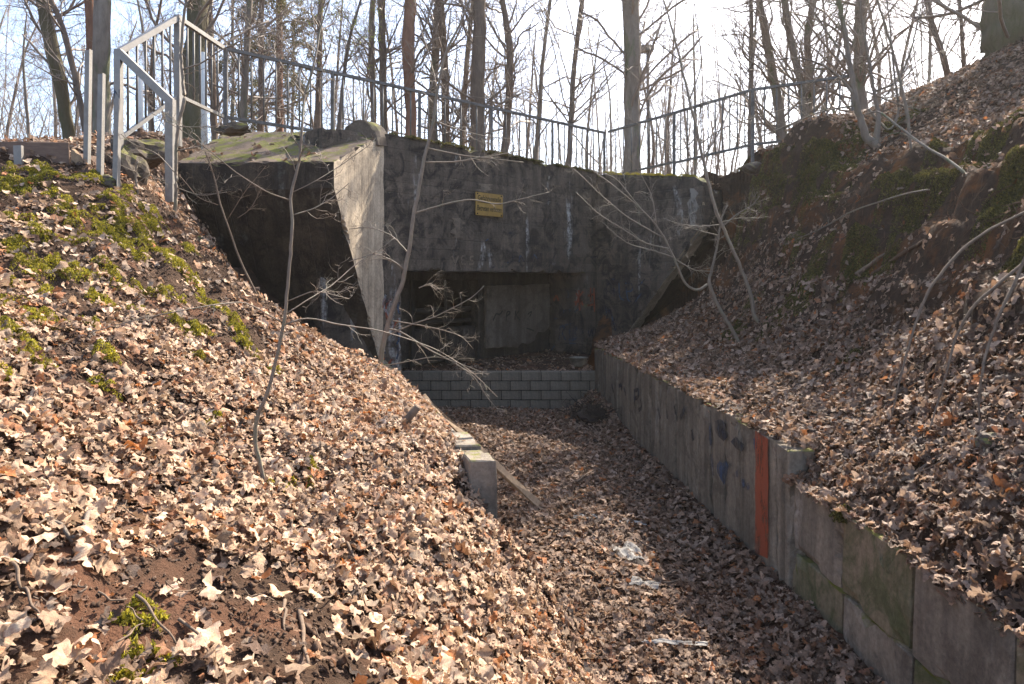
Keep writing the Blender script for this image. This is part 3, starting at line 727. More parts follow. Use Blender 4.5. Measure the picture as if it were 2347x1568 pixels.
# right wing: cheek with its slanted front edge
def cheek(q, z): return np.array((*(CR+(TR-CR)*q), z))
nR = unit(np.array((2.5, 2.04, 0)))
ol = [cheek(-.07, ZT-.004), cheek(.93, 2.31), cheek(1.0, 2.16), cheek(1.0, 1.15), cheek(.80, .42), cheek(.286, -1.46), cheek(.1, -2.2), cheek(-.07, -2.2)]
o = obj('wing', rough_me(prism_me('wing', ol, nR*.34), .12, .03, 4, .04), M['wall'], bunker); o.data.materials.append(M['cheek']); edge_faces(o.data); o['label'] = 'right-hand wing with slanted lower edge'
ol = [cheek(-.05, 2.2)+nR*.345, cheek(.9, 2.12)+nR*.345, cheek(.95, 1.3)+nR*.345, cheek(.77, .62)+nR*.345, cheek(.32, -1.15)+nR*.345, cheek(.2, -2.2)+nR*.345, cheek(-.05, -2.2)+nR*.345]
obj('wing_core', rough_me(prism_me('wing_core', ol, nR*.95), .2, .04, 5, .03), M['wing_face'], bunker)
# short return behind the right wing, buried in the bank
obj('return_wall', rough_me(prism_me('return_wall', [cheek(.9, 2.1)+nR*.33, cheek(.9, 2.1)+nR*1.5, cheek(.9, 1.2)+nR*1.5, cheek(.9, .9)+nR*.34], np.array((-.25, .3, 0))), .3, .04, 9), M['wall'], bunker)
# left wing: overhanging block
A = {'ftr': (-2.92, 11.2, 1.93), 'ftl': (-5.5, 11.2, 1.90), 'lipr': (-2.92, 11.2, 1.50), 'lipl': (-5.5, 11.2, 1.42), 'btr': (-2.41, 12.85, 2.75), 'btl': (-5.5, 13.2, 2.86), 'botr': (-2.45, 12.74, -1.6), 'botl': (-5.5, 12.9, -1.6), 'bkr': (-2.41, 12.85, -2.6), 'bkl': (-5.5, 13.4, -2.6)}
def faces_me(name, faces, sub=.2, amp=.02, seed=1, edge=.012):
    vs_ = sorted({k for f in faces for k in f}); bm = bmesh.new(); vm = {k: bm.verts.new(A[k]) for k in vs_}
    for f in faces: bm.faces.new([vm[k] for k in f])
    me = bpy.data.meshes.new(name); bm.to_mesh(me); bm.free(); return rough_me(me, sub, amp, seed, edge)
# one solid for the wing; three materials for its front, its cheek and its weathered roof
bm = bmesh.new(); vm = {k: bm.verts.new(v) for k, v in A.items()}
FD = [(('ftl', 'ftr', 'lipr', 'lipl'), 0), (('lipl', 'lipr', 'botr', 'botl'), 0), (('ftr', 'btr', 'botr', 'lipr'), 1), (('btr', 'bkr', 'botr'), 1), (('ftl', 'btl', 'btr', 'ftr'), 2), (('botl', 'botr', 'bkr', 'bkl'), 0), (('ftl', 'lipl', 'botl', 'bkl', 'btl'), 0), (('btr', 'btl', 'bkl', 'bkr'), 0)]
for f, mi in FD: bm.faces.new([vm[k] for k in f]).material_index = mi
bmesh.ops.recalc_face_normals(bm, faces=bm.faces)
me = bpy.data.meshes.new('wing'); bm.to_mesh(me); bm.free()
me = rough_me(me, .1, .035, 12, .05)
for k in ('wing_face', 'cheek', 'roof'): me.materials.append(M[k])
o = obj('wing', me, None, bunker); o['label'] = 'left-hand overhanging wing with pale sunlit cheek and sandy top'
# half-round concrete hump on the wing top
hp = []
for i in range(13):
    th = math.pi*i/12; hp.append((-2.80-.34*math.cos(th), 12.55, 2.45+.02*i/12+.47*math.sin(th)**.8))
obj('hump', rough_me(prism_me('hump', hp, (.12, .42, .05)), .12, .03, 15, .03), M['stone'], bunker)
# recess: back wall with doorway, room behind, leaning slab, ledge
TB = 1.25; D0, D1 = 1.66, 3.63
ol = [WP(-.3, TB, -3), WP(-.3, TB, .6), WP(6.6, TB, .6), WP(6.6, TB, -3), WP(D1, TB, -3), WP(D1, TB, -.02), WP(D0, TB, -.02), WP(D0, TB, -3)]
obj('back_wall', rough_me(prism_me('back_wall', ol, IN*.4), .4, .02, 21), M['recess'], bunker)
def wbox(name, s0, s1, t0, t1, z0, z1, bev=0):
    V = [WP(s, t, z) for z in (z0, z1) for s, t in ((s0, t0), (s1, t0), (s1, t1), (s0, t1))]
    bm = bmesh.new(); vv = [bm.verts.new(v) for v in V]
    for f in ((3, 2, 1, 0), (4, 5, 6, 7), (0, 1, 5, 4), (1, 2, 6, 5), (2, 3, 7, 6), (3, 0, 4, 7)): bm.faces.new([vv[i] for i in f])
    bmesh.ops.recalc_face_normals(bm, faces=bm.faces)
    if bev: bmesh.ops.bevel(bm, geom=bm.edges[:], offset=bev, segments=1, affect='EDGES')
    me = bpy.data.meshes.new(name); bm.to_mesh(me); bm.free(); return me
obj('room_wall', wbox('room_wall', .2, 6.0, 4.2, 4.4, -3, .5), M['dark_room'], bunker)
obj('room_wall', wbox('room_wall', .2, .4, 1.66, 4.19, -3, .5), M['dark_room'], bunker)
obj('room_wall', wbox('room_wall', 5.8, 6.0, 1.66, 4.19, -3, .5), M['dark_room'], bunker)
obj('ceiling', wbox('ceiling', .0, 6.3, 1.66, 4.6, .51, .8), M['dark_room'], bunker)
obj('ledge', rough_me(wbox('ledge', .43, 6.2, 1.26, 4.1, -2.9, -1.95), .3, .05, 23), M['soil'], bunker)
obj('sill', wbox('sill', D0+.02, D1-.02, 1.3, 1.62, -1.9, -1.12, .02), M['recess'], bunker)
for z_, r_ in ((-.72, .07), (-.98, .05)):
    tb = Tubes(); tb.add(np.array([WP(D0+.03, 1.5, z_), WP(2.6, 1.5, z_), WP(D1-.03, 1.5, z_)]), np.array([r_]*3), 10)
    obj('pipe', tb.mesh('pipe'), M['dark_room'], bunker)
for s_0, s_1 in ((D0-.10, D0), (2.55, 2.62)):
    obj('frame_bar', wbox('frame_bar', s_0+.01, s_1, 1.17, 1.24, -1.9, -.03), M['dark_room'], bunker)
sl_o = [(3.72, -.16), (6.05, -.12), (6.06, -1.25), (5.85, -1.38), (5.6, -1.36), (5.52, -1.58), (5.25, -1.66), (5.0, -1.60), (4.85, -1.72), (3.75, -1.66)]
obj('leaning_slab', rough_me(prism_me('leaning_slab', [WP(s, 1.08-.03*(z+1.6), z) for s, z in sl_o], IN*.1), .2, .03, 25, .02), M['panel'], bunker)

# graffiti: flat sprayed strokes lying on the concrete
def plane_hit(u, v, p0, n):
    d = np.array(((u-U0)/F, 1., (V0-v)/F)); k = np.dot(p0, n)/np.dot(d, n); return d*k
PL = {'front': (L0, NO), 'jamb': (WP(S1, 0, 0), -DW), 'cheek': (cheek(0, 0), -nR), 'slab': (WP(4, 1.05, 0), NO), 'pil': (L0, NO), 'post': (np.array((-5.2, 9.0, 0)), np.array((0, -1., 0)))}
def strokes(plane, lines, width, mat, parent, lift=.022, label=None, name='graffiti'):
    p0, n = PL[plane] if isinstance(plane, str) else plane
    for ln in lines:
        pts = np.array([plane_hit(u, v, p0, n) for u, v in ln])+n*lift
        pts = resample(pts, max(6, len(ln)*3)); t = unit(np.gradient(pts, axis=0)); s = unit(np.cross(t, n)); m = len(pts)
        w = 1.25*width*(.7+.5*np.abs(np.sin(np.arange(m)*1.3+ln[0][0])))[:, None]*.5
        V = np.concatenate([pts-s*w, pts+s*w]); i = np.arange(m-1)
        obj(name, mesh_np(name, V, np.stack([i, i+1, m+i+1, m+i], 1)), mat, parent)
jx = 1341
strokes('jamb', [[(1282,782),(1284,750),(1290,744),(1297,750),(1288,762),(1298,780)], [(1296,745),(1316,741)], [(1306,742),(1307,782)], [(1313,782),(1316,746),(1326,752),(1316,762),(1328,772),(1314,780)], [(1330,778),(1334,748),(1338,764)]], .035, M['spray_blue'], front, label='blue sprayed letters on the right jamb')
strokes('front', [[(1345,748),(1350,778),(1354,748),(1358,776)], [(1362,776),(1364,750),(1366,764)], [(1368,772),(1371,768),(1370,776),(1367,774)]], .03, M['spray_blue'], front, label='end of the blue sprayed letters')
strokes('jamb', [[(1285,788),(1310,786),(1338,790)], [(1268,736),(1272,729),(1280,731)], [(1285,700),(1296,715),(1286,722)], [(1290,712),(1312,708),(1300,722)], [(1262,806),(1272,792)], [(1318,716),(1330,706)], [(1300,664),(1305,675),(1302,684)]], .022, M['spray_blue'], front)
strokes('cheek', [[(1391,680),(1393,650),(1408,646),(1409,680)], [(1393,668),(1408,667)], [(1420,648),(1421,684),(1432,688)], [(1432,650),(1450,648),(1452,668),(1436,668)], [(1436,656),(1440,690),(1450,692)], [(1402,640),(1412,640)], [(1388,700),(1392,720)]], .03, M['spray_blue'], bunker, lift=.024, label='blue sprayed letters on the right-hand wing')
strokes('cheek', [[(1386,752),(1394,720),(1400,704),(1404,726),(1412,758)], [(1382,744),(1410,742)], [(1396,775),(1420,778)], [(1465,655),(1480,640)], [(1450,700),(1472,672)]], .03, M['spray_blue'], bunker, lift=.024)
strokes('front', [[(1352,692),(1352,660)], [(1360,660),(1361,715)], [(1369,668),(1370,726)], [(1345,700),(1358,698)], [(1346,678),(1362,674)]], .045, M['spray_red'], front, label='red sprayed strokes')
strokes('jamb', [[(1320,700),(1328,680),(1338,668)], [(1318,692),(1336,690)], [(1322,672),(1338,700)], [(1328,665),(1330,712)], [(1270,690),(1276,675),(1282,690)]], .04, M['spray_red'], front, label='red sprayed strokes')
strokes('front', [[(1035,586),(1042,606),(1049,586)], [(1065,586),(1056,587),(1056,606),(1066,606)], [(1056,596),(1063,596)], [(1084,588),(1076,588),(1076,597),(1084,598),(1084,606),(1074,606)]], .03, M['panel'], front, label='faint pale letters above the opening')
strokes('front', [[(1160,602),(1175,600),(1172,580)], [(1188,602),(1190,582),(1200,600)], [(1112,552),(1118,548)], [(1165,535),(1172,532),(1170,545)], [(1120,615),(1132,612)], [(1218,600),(1222,580),(1232,598),(1238,580)]], .025, M['spray_blue'], front)
strokes('front', [[(1352,590),(1370,588)], [(1380,590),(1386,600),(1396,592)], [(1268,536),(1256,548)]], .022, M['spray_black'], front)
lp = []
prg = random.Random(4)
for k in range(26):
    u, v = prg.uniform(853, 914), prg.uniform(660, 830); lp.append([(u, v), (u+prg.uniform(-14, 8), v+prg.uniform(8, 26)), (u+prg.uniform(-14, 10), v+prg.uniform(18, 50))])
lp = [[(min(max(a, 850), 915), b) for a, b in l] for l in lp]
strokes('front', lp[:13], .035, M['spray_blue'], front, label='tangled blue graffiti on the left pillar')
strokes('front', lp[13:19], .035, M['spray_red'], front); strokes('front', lp[19:], .04, M['plastic'], front)
strokes('slab', [[(1128,735),(1136,716),(1142,724),(1150,712)], [(1158,735),(1160,712),(1170,716),(1160,724)], [(1178,734),(1180,712)], [(1188,712),(1180,722),(1190,734)], [(1205,752),(1222,758)], [(1208,720),(1218,712),(1212,726)]], .03, M['dark_room'], bunker, lift=.03, label='faint dark letters on the leaning slab')

# pale lime run-off patches
def patch(plane, pts, mat, parent, lift=.02):
    p0, n = PL[plane]; V = np.array([plane_hit(u, v, p0, n) for u, v in pts])+n*lift; k = len(V)//2; i = np.arange(k-1)
    return obj('lime_stain', mesh_np('lime_stain', V, np.stack([i, i+1, 2*k-2-i, 2*k-1-i], 1)), mat, parent)

M['lime'] = paint('lime_bloom', (.34, .3, .25), (.2, .175, .145), .55, 8, (1, 1, .4))
def ragged(u0, u1, v0, v1, seed):
    r = random.Random(seed); L = []; n = 9
    for i in range(n): L.append((u0+r.uniform(0, .45)*(u1-u0), v0+(v1-v0)*i/(n-1)))
    for i in range(n-1, -1, -1): L.append((u1-r.uniform(0, .45)*(u1-u0), v0+(v1-v0)*i/(n-1)))
    return L
patch('cheek', ragged(1572, 1606, 432, 522, 1), M['lime'], bunker, .024)
patch('front', ragged(1250, 1262, 404, 470, 2), M['lime'], bunker, .024)
patch('front', ragged(1030, 1068, 500, 545, 3), M['panel'], bunker, .024)
patch('front', ragged(1082, 1130, 422, 440, 5), M['panel'], bunker, .024)
# yellow danger sign
sc_ = [plane_hit(u, v, L0, NO) for u, v in ((1086, 440), (1148, 446), (1148, 498), (1086, 493))]
O = sc_[3]; wS = np.linalg.norm((sc_[2]-sc_[3])[:2]); hS = (sc_[0]-sc_[3])[2]
s0 = np.dot(O-L0, DW)
sign = empty('warning_sign', (0, 0, 0), 'rusty yellow rectangular warning sign screwed to the bunker wall', 'sign')
plate = obj('plate', wbox('plate', s0, s0+wS, -.062, -.05, O[2], O[2]+hS, .003), M['sign'], sign)
def text_me(body, height, width=None):
    cu = bpy.data.curves.new('txt', 'FONT'); cu.body = body; cu.size = 1; cu.offset = .018; to = bpy.data.objects.new('txt', cu); COL.objects.link(to)
    dg = bpy.context.evaluated_depsgraph_get(); me = bpy.data.meshes.new_from_object(to.evaluated_get(dg)); bpy.data.objects.remove(to); bpy.data.curves.remove(cu)
    co = np.empty(len(me.vertices)*3); me.vertices.foreach_get('co', co); co = co.reshape(-1, 3)
    mn, mx = co.min(0), co.max(0); co = co-mn; sy = height/(mx-mn)[1]; sx = (width/(mx-mn)[0]) if width else sy
    return me, co*np.array((sx, sy, 1))
def place_text(body, h, w, origin, ax, ay, mat, parent, name='lettering'):
    me, co = text_me(body, h, w); V = origin+co[:, :1]*ax+co[:, 1:2]*ay
    me.vertices.foreach_set('co', V.astype(np.float32).ravel()); me.update(); me.materials.clear()
    return obj(name, me, mat, parent)
UZ = np.array((0, 0, 1.)); ob = L0+DW*s0+NO*.0645+UZ*O[2]
place_text('Gefahrenstelle', hS*.22, wS*.86, ob+DW*wS*.07+UZ*hS*.66, DW, UZ, M['ink'], sign)
place_text('Betreten verboten', hS*.24, wS*.90, ob+DW*wS*.05+UZ*hS*.2, DW, UZ, M['ink'], sign)
obj('divider_line', wbox('divider_line', s0+wS*.06, s0+wS*.94, -.0665, -.0635, O[2]+hS*.55, O[2]+hS*.575), M['ink'], sign)
for fx, fz in ((.06, .93), (.94, .93), (.06, .07), (.94, .07)):
    tb = Tubes(); c = L0+DW*(s0+wS*fx)+UZ*(O[2]+hS*fz); tb.add(np.array([c+NO*.055, c+NO*.07]), np.array([.018, .016]), 8); obj('screw', tb.mesh('screw'), M['mortar'], sign)

# ------------------------------------------------------------------ concrete block wall closing the trench
bw = empty('block_wall', (0, 0, 0), 'low grey wall of concrete blocks in four courses across the trench end', 'wall')
YB = 13.9; zb0 = FLOOR-.0; ch = .1925; bl = .405
obj('mortar_core', box_me('mortar_core', -2.85, 1.72, YB+.02, YB+.24, -2.9, -1.90), M['mortar'], bw)
bms = {}
for c in range(-1, 4):
    xo = -2.85-(0.2 if c % 2 else 0.02); x0 = xo
    while x0 < 1.72:
        a0, a1 = max(x0, -2.85)+.006, min(x0+bl, 1.735)-.008
        x0 += bl
        if a1-a0 < .05: continue
        key = round(a1-a0, 3)
        if key not in bms:
            bms[key] = box_me('block', 0, key, 0, .25, 0, ch-.017, .009); bms[key].materials.append(M['block'])
        o = bpy.data.objects.new('block', bms[key]); COL.objects.link(o); o.parent = bw
        o.location = (a0, YB+random.uniform(-.006, .006), -1.88-(4-c)*ch+.006+ch*0); o.rotation_euler = (0, random.uniform(-.006, .006), random.uniform(-.012, .012))

# ------------------------------------------------------------------ trench walls
rw = empty('trench_wall', (0, 0, 0), 'right-hand concrete retaining wall of upright slabs with an orange stripe', 'wall')
ys = 13.95; k = 0
while ys > 5.62:
    w = .405; y1, y0 = ys, max(ys-w, 5.6)
    xa, xb = float(xr(y1)), float(xr(y0)); dx = random.uniform(-.012, .012); zt_ = -1.385+random.uniform(-.02, .025)-(.02 if k % 5 == 0 else 0)
    if 6.0 < (y0+y1)/2 < 6.35: kk = 'orange'
    a = np.array((xa+dx, y1-.006, 0)); b = np.array((xb+dx, y0+.006, 0)); n = unit(np.array((b[1]-a[1], a[0]-b[0], 0)))*-1
    n = np.array((1., 0, 0)) if n[0] < 0 else n
    th = .22
    bm = bmesh.new(); vv = [bm.verts.new(p) for p in ([*a[:2], -3.0], [*b[:2], -3.0], [*(b+np.array((th, 0, 0)))[:2], -3.0], [*(a+np.array((th, 0, 0)))[:2], -3.0], [a[0]+.0, a[1], zt_], [b[0], b[1], zt_+random.uniform(-.01, .01)], [b[0]+th, b[1], zt_], [a[0]+th, a[1], zt_])]
    for f in ((3, 2, 1, 0), (4, 5, 6, 7), (0, 1, 5, 4), (1, 2, 6, 5), (2, 3, 7, 6), (3, 0, 4, 7)): bm.faces.new([vv[i] for i in f])
    bmesh.ops.recalc_face_normals(bm, faces=bm.faces)
    bmesh.ops.bevel(bm, geom=bm.edges[:], offset=.008, segments=1, affect='EDGES')
    me = bpy.data.meshes.new('wall_slab'); bm.to_mesh(me); bm.free()
    obj('wall_slab', rough_me(me, .14, .012, 200+k, .02), M['trench'], rw)
    ys -= w; k += 1
# painted orange stripe on the slab before the last
st = [(xr(6.25)-.018, 6.25), (xr(5.98)-.018, 5.98)]
V = [(st[0][0], st[0][1], -1.385), (st[1][0], st[1][1], -1.40), (st[1][0], st[1][1], -2.45), (st[0][0], st[0][1], -2.5)]
n_ = 8; q = []
Vs = [np.array(V[0])*(1-i/n_)+np.array(V[3])*i/n_+np.array((0, .012*math.sin(i*2.1), 0)) for i in range(n_+1)]+[np.array(V[1])*(1-i/n_)+np.array(V[2])*i/n_+np.array((0, .01*math.sin(i*1.7), 0)) for i in range(n_+1)]
o = obj('paint_stripe', mesh_np('paint_stripe', np.array(Vs), np.array([(i, i+1, n_+2+i, n_+1+i) for i in range(n_)])), M['orange'], rw); o['label'] = 'vertical orange painted stripe'
# low panels near the camera
ye = [5.59, 4.81, 4.0, 3.2, 2.4, 1.6, .8]
for i in range(len(ye)-1):
    for (z0, z1, hg) in ((-2.20, -1.655, 'u'), (-2.9, -2.212, 'l')):
        y1, y0 = ye[i]-.011, ye[i+1]+.011; xa, xb = float(xr(y1)), float(xr(y0)); dx = random.uniform(-.012, .012)
        zz1 = z1+(random.uniform(-.015, .015) if hg == 'u' else 0)
        V = [(xa+dx, y1, z0), (xb+dx, y0, z0), (xb+dx+.14, y0, z0), (xa+dx+.14, y1, z0), (xa+dx+.02, y1, zz1), (xb+dx+.02, y0, zz1), (xb+dx+.14, y0, zz1), (xa+dx+.14, y1, zz1)]
        bm = bmesh.new(); vv = [bm.verts.new(p) for p in V]
        for f in ((3, 2, 1, 0), (4, 5, 6, 7), (0, 1, 5, 4), (1, 2, 6, 5), (2, 3, 7, 6), (3, 0, 4, 7)): bm.faces.new([vv[j] for j in f])
        bmesh.ops.recalc_face_normals(bm, faces=bm.faces); bmesh.ops.bevel(bm, geom=bm.edges[:], offset=.01, segments=1, affect='EDGES')
        me = bpy.data.meshes.new('wall_panel'); bm.to_mesh(me); bm.free()
        obj('wall_panel', rough_me(me, .12, .014, 240+i*2+(hg == 'l'), .022), M['trench_green'] if (i+(hg == 'l')) % 2 else M['panel_near'], rw)
PL['rw'] = (np.array((2.2, 6.0, 0)), np.array((-1., -.06, 0))/1.0018)
PL['rwf'] = (np.array((xr(9.0), 9.0, 0)), unit(np.array((-1., -.0734, 0)))); PL['rwm'] = (np.array((xr(7.0), 7.0, 0)), unit(np.array((-1., -.0667, 0)))); PL['rwn'] = (np.array((2.32, 4.0, 0)), np.array((-1., 0, 0)))
def fill_blob(plane, pts, mat, parent, lift, label=None):
    p0, n = PL[plane]; V = np.array([plane_hit(u, v, p0, n) for u, v in pts])+n*lift; c = V.mean(0); V = np.concatenate([[c], V]); k = len(V)-1; i = np.arange(k)
    o = obj('graffiti', mesh_np('graffiti', V, np.stack([0*i, 1+i, 1+(i+1) % k], 1)), mat, parent)
    if label: o['label'] = label
fill_blob('rwm', [(1646,1068),(1652,1056),(1660,1062),(1667,1056),(1674,1068),(1671,1085),(1663,1112),(1655,1098),(1648,1084)], M['spray_blue'], rw, .016, 'dark blue painted heart')
fill_blob('rwm', [(1642,965),(1655,960),(1668,972),(1664,985),(1672,1000),(1662,1012),(1650,1000),(1640,985)], M['spray_black'], rw, .016, 'smudged black paint blot')
fill_blob('rwm', [(1678,1012),(1690,1000),(1700,1012),(1712,1020),(1706,1035),(1692,1030)], M['spray_black'], rw, .016)
strokes('rwm', [[(1630,970),(1632,1020)], [(1692,1078),(1693,1094)], [(1706,1098),(1708,1118)], [(1733,1005),(1736,1030)], [(1716,1110),(1720,1122)], [(1634,1040),(1638,1090)]], .05, M['spray_blue'], rw, .016)
strokes('rwf', [[(1456,892),(1456,930)], [(1457,895),(1467,892),(1466,910),(1457,914)], [(1470,915),(1474,935),(1466,940)], [(1432,888),(1436,905)], [(1420,885),(1428,882),(1426,895)], [(1510,935),(1516,960)], [(1530,925),(1532,960)], [(1548,930),(1556,965)], [(1562,960),(1572,935)], [(1588,985),(1592,1010)], [(1404,880),(1408,900)]], .05, M['spray_black'], rw, .016, label='small black sprayed letters')
fill_blob('rwn', [(2014,1250),(2022,1242),(2040,1258),(2050,1290),(2046,1318),(2030,1312),(2016,1285)], M['spray_green'], rw, .004)
fill_blob('rwn', [(1935,1400),(1950,1412),(1972,1440),(1960,1462),(1942,1440)], M['spray_green'], rw, .008)

lw = empty('trench_wall', (0, 0, 0), 'left-hand row of concrete posts half buried in leaves', 'wall')
ys = 5.28; k = 0
while ys < 13.2:
    xc = float(xl(ys)); zt_ = -1.40+random.uniform(-.02, .02)-(.03 if k in (1,) else 0)-(.10 if k > 3 else 0); w = .245
    me = prism_me('post', [(xc-.22, ys, -3), (xc, ys, -3), (xc, ys, zt_), (xc-.22, ys, zt_-.005)], (-.304*w*.96, w*.965, 0), .012)
    obj('post', rough_me(me, .15, .012, 40+k, .008) if k < 5 else me, M['post'], lw)
    ys += w; k += 1

# buried kerb stone, leaning plank, broken stub
o = obj('kerb_stone', rough_me(bar_me('kerb_stone', P(1262, 1475, 4.72), P(1312, 1640, 3.9), .1, .16, bev=.01), .12, .02, 61), M['post'])
tag(o, 'narrow concrete kerb edge poking out of the leaves at the bottom edge', 'kerb')
pa, pb = P(968, 908, 8.35), P(1252, 1176, 7.72)
o = obj('plank', rough_me(bar_me('plank', pa, pb, .09, .045, (.3, -.5, .8), .004), .3, .02, 62), M['plank']); tag(o, 'long weathered plank leaning from the left post wall down to the trench floor', 'plank')

# ------------------------------------------------------------------ railings
def post_bar(parent, p, z0, z1, w=.06, mat=None):
    me = bar_me('post', (p[0], p[1], z0), (p[0], p[1], z1), w, w, (0, 1, 0)); return obj('post', me, mat or M['steel'], parent)
BAL = {}
def baluster(parent, x, y, z0, z1, r=.0155):
    h = z1-z0; key = round(h, 2)
    if key not in BAL:
        tb = Tubes(); tb.add(np.array([(0, 0, 0), (0, 0, key)]), np.array([r, r]), 6); BAL[key] = tb.mesh('baluster'); BAL[key].materials.append(M['steel'])
    o = bpy.data.objects.new('baluster', BAL[key]); COL.objects.link(o); o.parent = parent; o.location = (x, y, z0)
def bay(parent, a, b, gap, nb, foot=.35, top=.06, posts=(True, True), mat=None):
    mat = mat or M['steel']
    a = np.asarray(a, float); b = np.asarray(b, float)
    obj('top_rail', bar_me('top_rail', a, b, top, top), mat, parent)
    dz = np.array((0, 0, -gap)); obj('bottom_rail', bar_me('bottom_rail', a+dz, b+dz, .05, .05), mat, parent)
    for i in range(1, nb+1):
        p = a+(b-a)*i/(nb+1); baluster(parent, p[0], p[1], p[2]-gap+.02, p[2]-.02)
    for on, p in zip(posts, (a, b)):
        if on: post_bar(parent, p, p[2]-gap-foot, p[2]+.015)
r1 = empty('railing', (0, 0, 0), 'long grey steel railing with upright bars along the bunker top', 'railing', 'steel railings')
D_ = np.array((-4.81, 11.47, 3.87)); E_ = np.array((2.44, 18.05, 3.87)); RP = [D_+(E_-D_)*i/5 for i in range(6)]
for i in range(5): bay(r1, RP[i], RP[i+1], 1.15, 8, .25, .055, (True, i == 4))
r2 = empty('railing', (0, 0, 0), 'grey steel railing climbing the leafy slope right of the bunker', 'railing', 'steel railings')
Q = [np.array((2.53, 17.95, 3.87)), P(1545, 259, 16.4), P(1725, 206, 15.0), P(1955, 173, 14.2)]
for i, nb in enumerate((7, 10, 7)): bay(r2, Q[i], Q[i+1], (1.18, 1.2, 1.2)[i], nb, .45, .055, (i > 0, i == 2))
r3 = empty('railing', (0, 0, 0), 'stair railing corner of thick galvanised bars above the left bank', 'railing', 'steel railings')
C_ = P(408, 40, 10.06); A_ = P(272, 119, 9.04)
bay(r3, A_, C_, 1.16, 6, 0, .075, (False, False), mat=M['steel_light']); bay(r3, C_+np.array((.0, .08, 0)), D_+np.array((-.02, -.06, 0)), 1.15, 6, .3, .065, (False, False), mat=M['steel_light'])
post_bar(r3, C_, C_[2]-1.9, C_[2]+.03, .085, M['steel_light']); post_bar(r3, A_, P(270, 425, 9.04)[2], A_[2]+.03, .085, M['steel_light'])
B_ = P(391, 233, 9.0); obj('top_rail', bar_me('top_rail', A_, B_, .08, .1), M['steel_light'], r3); post_bar(r3, B_, P(391, 420, 9.0)[2]-.25, B_[2]+.03, .1, M['steel_light'])
zt = place_text('ZOURKS R', .075, .95, np.array((A_[0]-.035, A_[1]-.046, A_[2]-.5)), np.array((0, 0, -1.)), np.array((1., 0, 0)), M['spray_blue'], r3, 'lettering')
for i, (u, v0, v1, Yd, lab) in enumerate(((199, 115, 392, 8.05, 'tall bare steel stake at the end of the dark board'), (229, 170, 408, 7.95, 'middle bare steel stake on the crest of the left bank'), (266, 228, 420, 7.9, 'short bare steel stake in front of the railing corner post'))):
    a, b = P(u+3, v0, Yd), P(u-2, v1, Yd); b[2] -= .3
    sk = empty('steel_stake', (0, 0, 0), lab, 'stake', 'bare steel stakes')
    obj('web', bar_me('web', b, a, .075, .008, (0, 1, 0)), M['steel_light'], sk); obj('flange', bar_me('flange', b+np.array((.042, -.02, 0)), a+np.array((.042, -.02, 0)), .008, .06, (0, 1, 0)), M['steel_light'], sk)
for (u, v0, v1, Yd, lab) in ((320, 172, 330, 13.0, 'white pole behind the slanting stair railing'), (467, 121, 330, 13.5, 'white pole in front of the big mossy oak trunk')):
    tb = Tubes(); a, b = P(u, v0, Yd), P(u+2, v1, Yd); b[2] -= .4; tb.add(np.array([b, (a+b)/2, a]), np.array([.062, .06, .055]), 10)
    tag(obj('white_pole', tb.mesh('white_pole'), M['white_pole']), lab, 'pole', 'white poles')
# timber edging on the left
te = empty('timber_edging', (0, 0, 0), 'dark timber board edging held by a steel channel on the left crest', 'board')
obj('board', rough_me(bar_me('board', P(-120, 354, 7.75), P(160, 357, 8.05), .05, .30, bev=.006), .4, .01, 71), M['timber'], te)
obj('board', rough_me(bar_me('board', P(172, 370, 8.2), P(225, 374, 8.7), .05, .2, bev=.006), .4, .01, 72), M['timber'], te)
obj('channel_post', bar_me('channel_post', P(44, 400, 7.78), P(42, 334, 7.78), .09, .04, (0, 1, 0)), M['steel_light'], te)
me = prism_me('end_piece', [P(162, 340, 7.98), P(170, 346, 7.98), P(180, 362, 7.98), P(186, 384, 7.98), P(184, 400, 7.98), P(162, 400, 7.98)], (.02, .05, 0), .004)
obj('end_piece', me, M['plank'], te)
# stones
for nm, (u, v), Yd, rad, sd, lab, mt in (('rock', (462, 562), 8.55, (.14, .16, .1), 5, 'moss-capped stone sticking out of the left bank beside the bunker wing', 'stone'), ('rock', (252, 422), 7.95, (.12, .12, .09), 6, 'brown rounded stone at the foot of the steel stakes', 'stone'), ('rubble', (295, 395), 8.9, (.2, .18, .26), 7, 'broken rubble lump at the foot of the railing corner post', 'stone'), ('rubble', (540, 298), 11.6, (.3, .22, .1), 8, 'dark broken rubble on the left end of the wing top', 'stone'), ('rubble', (320, 350), 9.4, (.35, .3, .2), 18, 'leaf-strewn rubble behind the railing corner post', 'stone'), ('rock', (2270, 1012), 4.4, (.07, .07, .05), 19, 'small pale stone among leaves on the right bank', 'stone')):
    me = lump_me(nm, P(u, v, Yd), rad, sd, .6); me.shade_smooth() if False else None
    tag(obj(nm, me, M[mt]), lab, 'stone')
# footing lump under the right railing post
tag(obj('footing', lump_me('footing', P(1725, 385, 14.9), (.22, .2, .12), 31, .4), M['stone']), 'exposed concrete footing under the right railing post', 'footing')

